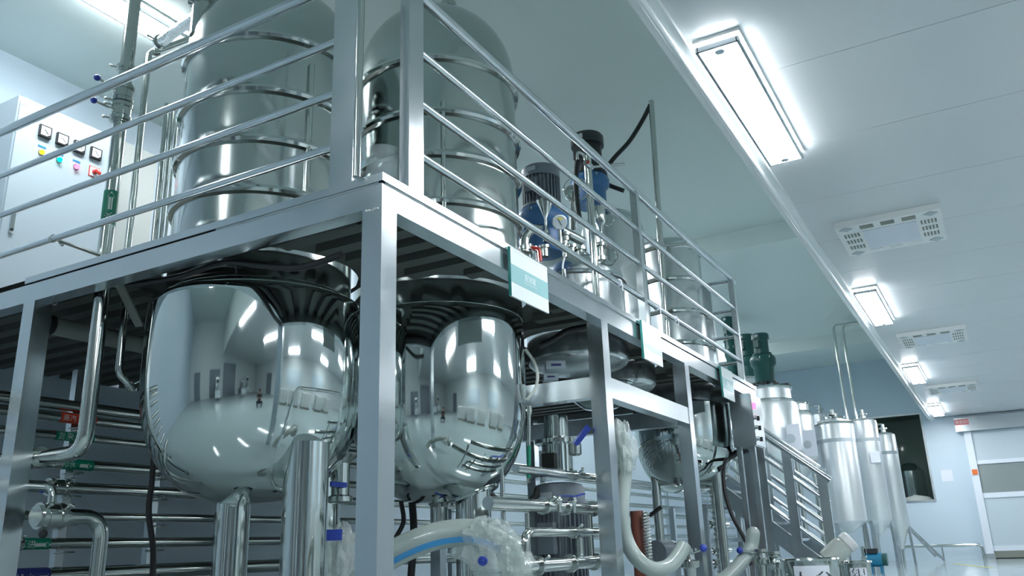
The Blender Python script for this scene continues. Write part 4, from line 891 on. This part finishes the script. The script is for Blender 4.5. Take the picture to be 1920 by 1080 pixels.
for i, (u0, u1, v0, v1, D) in enumerate(((1476, 1501, 796, 845, 14.46), (1508, 1531, 807, 856, 16.75))):
    a_, b_ = D3(u0, (v0+v1)/2, D), D3(u1, (v0+v1)/2, D); zt_, zb2 = ZD(u0, v0, D), ZD(u0, v1, D)
    d_ = (b_-a_); d_.z = 0; t = thing('record_sheet', ['white record sheet hung on the nearer kettle', 'white record sheet hung on the half hidden kettle'][i], 'sheet', ((a_.x+b_.x)/2, (a_.y+b_.y)/2, zb2), 'record sheets on the kettles')
    MB().obox(((a_.x+b_.x)/2, (a_.y+b_.y)/2, (zt_+zb2)/2), d_, d_.cross(Vector((0, 0, 1))), (0, 0, 1), d_.length/2, .004, (zt_-zb2)/2).build('sheet', 'paper', t, smooth=False)
    q = Vector((a_.x, a_.y, zb2+.45*(zt_-zb2)))+d_*.25; nrm = Vector((-q.x, -q.y, 0)).normalized(); MB().lathe(q+nrm*.006, [(.075, 0), (.075, .006), (.06, .008)], 24, axis=nrm).build('dark_disc', 'inkgrey', t)
# ------------------------------------------------------------------ white storage columns
def column(label, ul, ur, v, D, vt, vb, vcone, top='valve', bands=()):
    c = D3((ul+ur)/2, v, D); r = D*math.sin(abs(az(ul, v)-az(ur, v))/2); um = (ul+ur)/2; c = Vector((c.x, c.y, 0))
    zt_, zb2, zc_ = ZD(um, vt, D), ZD(um+6, vb, D), ZD(um+8, vcone, D)
    t = thing('storage_column', label, 'tank', c, 'white storage columns by the far wall')
    MB().lathe(c, [(r*.15, zc_), (r*.9, zb2-.04), (r, zb2), (r, zt_-.10), (r*.96, zt_-.04), (r*.7, zt_), (r*.3, zt_+.02), (0, zt_+.02)], 48).build('shell', 'tankwhite', t)
    for vb_ in bands: MB().cyl(c+Vector((0, 0, ZD(um, vb_, D)-.035)), c+Vector((0, 0, ZD(um, vb_, D)+.035)), r+.006, n=48, cap=False).build('band', 'inkgrey', t)
    for q in (.5, 2.6, 4.7):
        MB().bar((c.x+r*.85*math.cos(q), c.y+r*.85*math.sin(q), zb2+.05), (c.x+r*.95*math.cos(q), c.y+r*.95*math.sin(q), 0), .07, .05).build('leg', 'satin', t, smooth=False)
    v_ = MB().lathe(c+Vector((0, 0, zt_)), [(.05, 0), (.05, .08), (.09, .09), (.09, .12), (.04, .13), (.04, .2), (.0, .21)], 20).build('vent_valve', 'pipe', t)
    if top == 'pipe': MB().tube([c+Vector((.1, 0, zt_)), c+Vector((.1, 0, zt_+.22)), c+Vector((.1, .55, zt_+.22))], .022, n=10).build('top_pipe', 'pipe', t)
    if top == 'lid': MB().ring(c+Vector((0, 0, zt_-.08)), r+.012, .02, 48, 6).build('lid_ring', 'pipe', t); MB().lathe(c+Vector((0, 0, zt_-.02)), [(r*.6, 0), (r*.62, .07), (r*.4, .09), (0, .1)], 32).build('lid', 'polish', t)
    return t
column('wide storage column with a lid, left of the twin pipes', 1533, 1606, 840, 17.5, 787, 978, 1000, 'lid', (828,))
column('brightest white storage column behind the twin ceiling pipes', 1600, 1650, 830, 19.0, 786, 975, 1005, 'valve', (826,))
column('storage column with a bent top pipe nearest the dark window', 1642, 1684, 850, 20.8, 812, 985, 1030, 'pipe', (850,))
column('storage column with a square top pipe behind the half hidden kettle', 1524, 1560, 800, 21.5, 775, 975, 1000, 'pipe')
tp = [P(1562, 611, z=5.06), P(1579, 611, z=5.06)]
for i, p in enumerate(tp):
    pipe_thing(['first slim ceiling pipe dropping in front of the white columns', 'second slim ceiling pipe dropping in front of the white columns'][i], [(p.x, 1.4, 5.06), (p.x, p.y, 5.06), (p.x, p.y, .0)], .030, grp='twin pipes from the raised ceiling', bend=.12)
p = D3(1641, 857, 18.72); tag(MB().obox(p, (-p.y, p.x, 0), (p.x, p.y, 0), (0, 0, 1), .09, .012, .11).build('hanging_card', 'paper', smooth=False), 'small white card hanging on the brightest storage column', 'card')
# leaning ladder
la, lb = P(1772, 1054, z=.0), None
Lx = la.x; top_ = P(1682, 966, x=Lx)
ld = thing('leaning_ladder', 'short aluminium ladder leaning against the storage columns', 'ladder', la)
lo_ = [(0, 0, 0), (.1, .20, .24)]
for ox, oy, oz in lo_: MB().bar((Lx+ox, la.y+oy*.9, .03+oz*.4), (Lx+ox, top_.y+oy, top_.z+oz), .05, .09, (1, 0, 0)).build('side_rail', 'satin', ld, smooth=False)
for k in range(5):
    q = (k+.4)/5; y = la.y+(top_.y-la.y)*q; z = .03+(top_.z-.03)*q; MB().cyl((Lx, y, z), (Lx+.1, y+.19, z+.1+.14*q), .022, n=10).build('rung', 'pipe', ld)
# ------------------------------------------------------------------ floor clutter
def bucket(label, u, D, hw, vtop, words, size, grp='steel buckets on the floor'):
    c = D3(u, 1050, D); r = D*hw/FPX*1.0; zt_ = ZD(u, vtop, D); c = Vector((c.x, c.y, 0))
    t = thing('steel_bucket', label, 'bucket', c, grp)
    MB().lathe(c, [(0, .01), (r*.9, 0), (r*.95, .02), (r, zt_-.02), (r*.97, zt_-.02), (r*.9, .03), (0, .03)], 40).build('pail', 'polish', t); MB().ring(c+Vector((0, 0, zt_-.012)), r+.004, .012, 40, 6).build('rim', 'pipe', t)
    if words:
        f = Vector((-c.x, -c.y, 0)).normalized(); s = Vector((0, 0, 1)).cross(f)
        q0 = math.atan2(f.y, f.x); m = MB(); n_ = 12; v = []
        for k in range(n_+1):
            q = q0+(-.62+1.3*k/n_); v += [c+Vector((math.cos(q), math.sin(q), 0))*(r*1.006)+Vector((0, 0, zt_-.06)), c+Vector((math.cos(q), math.sin(q), 0))*(r*1.006)+Vector((0, 0, zt_-.06-r*1.25))]
        m.add(v, [(2*k, 2*k+1, 2*k+3, 2*k+2) for k in range(n_)]); lb_ = m.build('paper_label', 'paper', t)
        vv, ff = text_mesh(words, size); out = []
        for p in vv:
            q = q0+.03+p.x/r; out.append(c+Vector((math.cos(q), math.sin(q), 0))*(r*1.012)+Vector((0, 0, zt_-.06-r*.62+p.y)))
        MB().add(out, ff).build('lettering', 'inkdark', lb_, smooth=False)
    return t
bucket('large steel bucket with a white label lettered in dark ink', 1518, 8.2, 46, 1046, '人参', .19)
bucket('smaller steel bucket with a single-character white label', 1606, 8.75, 21, 1051, '银', .13)
bucket('plain steel pot standing between the two labelled buckets', 1577, 9.4, 22, 1056, None, 0)
jp = D3(1572, 1050, 9.4); zj = ZD(1577, 1056, 9.4)
jr = thing('glass_jar', 'tilted clear jar with a white cap resting on the plain pot', 'jar', (jp.x, jp.y, zj))
ax_ = Vector((.25, -.75, .6)).normalized(); jb = Vector((jp.x, jp.y+.05, zj+.075))
MB().lathe(jb, [(.0, -.08), (.10, -.075), (.11, 0), (.11, .14), (.08, .17)], 28, axis=ax_).build('glass', 'tubeclear', jr); MB().lathe(jb+ax_*.165, [(.09, 0), (.10, .01), (.10, .07), (.085, .085), (0, .09)], 28, axis=ax_).build('cap', 'white', jr)
bp = polar(math.degrees(az(1641, 1040)), 16.6)
pu = thing('transfer_pump', 'blue transfer pump with a black top standing on the floor by the columns', 'pump', bp)
s_ = 1.25*math.hypot(bp.x, bp.y)/FPX
MB().cyl((bp.x-s_*0, bp.y+10*s_, 17*s_), (bp.x, bp.y-8*s_, 17*s_), 9*s_, n=24).build('motor_body', 'pumpblue', pu)
MB().box(bp.x-7*s_, bp.x+7*s_, bp.y-4*s_, bp.y+9*s_, 25*s_, 31*s_).build('terminal_box', 'motorblack', pu, smooth=False)
MB().cyl((bp.x, bp.y-8*s_, 17*s_), (bp.x, bp.y-14*s_, 17*s_), 8*s_, n=24).build('fan_cover', 'motorgreen', pu)
MB().cyl((bp.x, bp.y+10*s_, 15*s_), (bp.x, bp.y+17*s_, 15*s_), 8*s_, n=24).cyl((bp.x, bp.y+14*s_, 15*s_), (bp.x, bp.y+14*s_, 34*s_), 3*s_, n=14).build('pump_head', 'polish', pu)
for k in (-6, 6): MB().box(bp.x-7*s_, bp.x+7*s_, bp.y+k*s_-1.5*s_, bp.y+k*s_+1.5*s_, 0, 9*s_).build('foot', 'pumpblue', pu, smooth=False)
# ------------------------------------------------------------------ across the aisle, seen only in the mirrors
for i, (x, y) in enumerate(((1.5, -3.2), (3.0, -3.2), (4.6, -3.3), (6.6, -3.2), (8.4, -3.3))):
    t = thing('liquid_tote', 'white caged liquid tote across the aisle, mirrored in the bowls', 'tote', (x, y, 0), 'caged totes across the aisle')
    MB().box(x-.55, x+.55, y-.45, y+.45, .16, 1.1).build('bottle', 'tote', t, smooth=False); MB().box(x-.6, x+.6, y-.5, y+.5, 0, .14).build('pallet', 'insul', t, smooth=False)
    m = MB()
    for k in range(8): m.cyl((x-.58+k*.166, y+.49, .14), (x-.58+k*.166, y+.49, 1.12), .012, n=6); m.cyl((x-.58, y-.5+k*.142, .14), (x-.58, y-.5+k*.142, 1.12), .012, n=6)
    for z in (.2, .45, .7, .95, 1.12): m.cyl((x-.6, y+.49, z), (x+.6, y+.49, z), .012, n=6); m.cyl((x-.58, y-.5, z), (x-.58, y+.5, z), .012, n=6)
    m.build('cage', 'weld', t)
struct('door_2', MB().box(X0+.001, X0+.06, 1.5, 3.4, 0, 2.6), 'motorgrey', smooth=False)
struct('door_3', MB().box(-3.4, -2.2, YR+.001, YR+.05, 0, 2.4), 'motorgrey', smooth=False)
struct('window_2', MB().box(1.0, 4.0, YR+.001, YR+.05, 1.3, 2.7), 'curtain', smooth=False)
struct('window_3', MB().box(6.0, 9.0, YR+.001, YR+.05, 1.3, 2.7), 'curtain', smooth=False)


for i, (y0_, y1_, h) in enumerate(((-1.6, .9, 3.1), (5.2, 6.4, 2.5))): struct('door_%d' % (i+4), MB().box(X0+.001, X0+.06, y0_, y1_, 0, h), 'motorgrey', smooth=False)
for i, (x, y, h) in enumerate(((-5.2, 2.2, 1.9), (-4.4, -1.6, 1.5), (-5.6, -3.4, 2.0))):
    t = thing('filling_machine', ['steel filling machine across the room, tallest of the mirrored ones near the wide door', 'low steel filling machine across the room, mirrored in the bowl', 'steel filling machine standing in the far corner behind the viewer'][i], 'machine', (x, y, 0), 'machines across the room')
    MB().box(x-.5, x+.5, y-.4, y+.4, .25, .9).build('cabinet', 'satin', t, smooth=False); MB().box(x-.3, x+.2, y-.25, y+.25, .9, h).build('tower', 'brushed', t, smooth=False)
    MB().lathe((x+.3, y, .9), [(.14, 0), (.14, .35), (.05, .45), (.05, .6)], 20).build('hopper', 'pipe', t); MB().box(x+.2, x+.23, y-.18, y+.18, h-.45, h-.15).build('screen', 'motorblack', t, smooth=False)
    for a_ in (-.45, .45):
        for b_ in (-.35, .35): MB().cyl((x+a_, y+b_, 0), (x+a_, y+b_, .25), .03, n=8).build('leg', 'pipe', t)
# ------------------------------------------------------------------ the photographer, seen only in the mirror bowl
F_ = Vector((math.cos(.81), math.sin(.81), 0)); R_ = Vector((math.sin(.81), -math.cos(.81), 0)); B_ = Vector((.02, -.62, 0))
def L_(r, f, z): return B_ + R_*r + F_*f + Vector((0, 0, z))
st_ = thing('low_stool', 'low round stool under the seated person', 'stool', B_)
MB().cyl(L_(0, 0, .21), L_(0, 0, .25), .16, n=28).build('seat', 'motorblack', st_)
for k in range(3):
    q = 2.1*k; MB().cyl(L_(.11*math.cos(q), .11*math.sin(q), .21), L_(.15*math.cos(q), .15*math.sin(q), 0), .015, n=8).build('leg', 'pipe', st_)
J = [(0, 0, .34, .135), (0, .03, .50, .125), (0, .07, .66, .135), (0, .09, .78, .10), (0, .11, .86, .052), (0, .125, .93, .07), (0, .135, 1.00, .092), (0, .135, 1.07, .075)]
ed = [(0, 1), (1, 2), (2, 3), (3, 4), (4, 5), (5, 6), (6, 7)]
def chain(root, pts):
    p = root
    for q in pts: J.append(q); ed.append((p, len(J)-1)); p = len(J)-1
    return p
for s_ in (-1, 1):
    wr_ = chain(3, [(s_*.17, .08, .78, .065), (s_*.22, .14, .62, .048), (s_*.22, .22, .54, .042), (s_*.14, .36, .60, .032), (s_*.09, .43, .63, .026)])
    hd = chain(wr_, [(s_*.07, .47, .64, .028)])
    for k in range(4): chain(hd, [(s_*(.055-.004*k), .50, .665-.022*k, .0095), (s_*.03, .515, .667-.022*k, .0085), (s_*.012, .505, .667-.022*k, .0075)])
    chain(wr_, [(s_*.055, .44, .66, .011), (s_*.03, .455, .675, .009)])
    chain(0, [(s_*.10, .06, .32, .095), (s_*.24, .36, .40, .068), (s_*.22, .40, .24, .055), (s_*.17, .36, .08, .040), (s_*.17, .44, .045, .036), (s_*.18, .55, .03, .028)])
me = bpy.data.meshes.new('person'); me.from_pydata([L_(*j[:3]) for j in J], ed, []); po_ = bpy.data.objects.new('tmp', me); C.objects.link(po_)
sm_ = po_.modifiers.new('s', 'SKIN'); sm_.use_smooth_shade = True
for i, j in enumerate(J): me.skin_vertices[0].data[i].radius = (j[3], j[3]); me.skin_vertices[0].data[i].use_root = (i == 0)
po_.modifiers.new('u', 'SUBSURF').levels = 1; po_.modifiers['u'].render_levels = 1
bm_ = bpy.data.meshes.new_from_object(po_.evaluated_get(bpy.context.evaluated_depsgraph_get())); bpy.data.objects.remove(po_)
mat('skin', (.42, .26, .19), .5); mat('cloth', (.02, .022, .026), .8); mat('trousers', (.03, .035, .05), .8)
for m_ in ('cloth', 'trousers', 'skin'): bm_.materials.append(M[m_])
for p in bm_.polygons:
    c = p.center; f_ = (c-B_).dot(F_); p.use_smooth = True
    p.material_index = 2 if (c.z > .845 or (f_ > .20 and c.z > .505)) else 0 if c.z > .42 and f_ < .32 else 1
ps = bpy.data.objects.new('person', bm_); C.objects.link(ps)
for v in bm_.vertices: v.co -= B_
ps.location = B_; tag(ps, 'person in dark clothes sitting low on a stool with a phone in both hands', 'person')
MB().lathe(L_(0, .122, 1.035), [(0, .105), (.06, .09), (.096, .04), (.1, -.01), (.085, -.04)], 24).build('hair', 'rubber', ps)
for s_ in (-1, 1):
    MB().ball(L_(s_*.033, .218, 1.0), .011, 8).build('eye', 'inkdark', ps); MB().ball(L_(s_*.095, .13, .99), .022, 8).build('ear', 'skin', ps)
MB().lathe(L_(0, .215, .965), [(.016, 0), (.012, .03), (.004, .05)], 10).build('nose', 'skin', ps); MB().obox(L_(0, .212, .935), R_, F_, (0, 0, 1), .022, .006, .005).build('mouth', 'tapered', ps)
ph = tag(MB().obox(L_(0, .515, .635), R_, F_, (0, 0, 1), .075, .006, .036).build('mobile_phone', 'motorblack', smooth=False), 'black phone held sideways in the seated person\'s hands', 'phone')
t = thing('ceiling_light', 'small unseen ceiling light added to brighten the dark room behind the far window', 'light', (25.0, 2.2, 3.84))  # added lamp kept above the window's sight line, lifts the black interior
MB().box(24.9, 25.1, 1.9, 2.5, 3.83, 3.87).build('diffuser', 'lamp', t, smooth=False); MB().box(24.88, 25.12, 1.88, 2.52, 3.87, 3.899).build('back_plate', 'white', t, smooth=False)
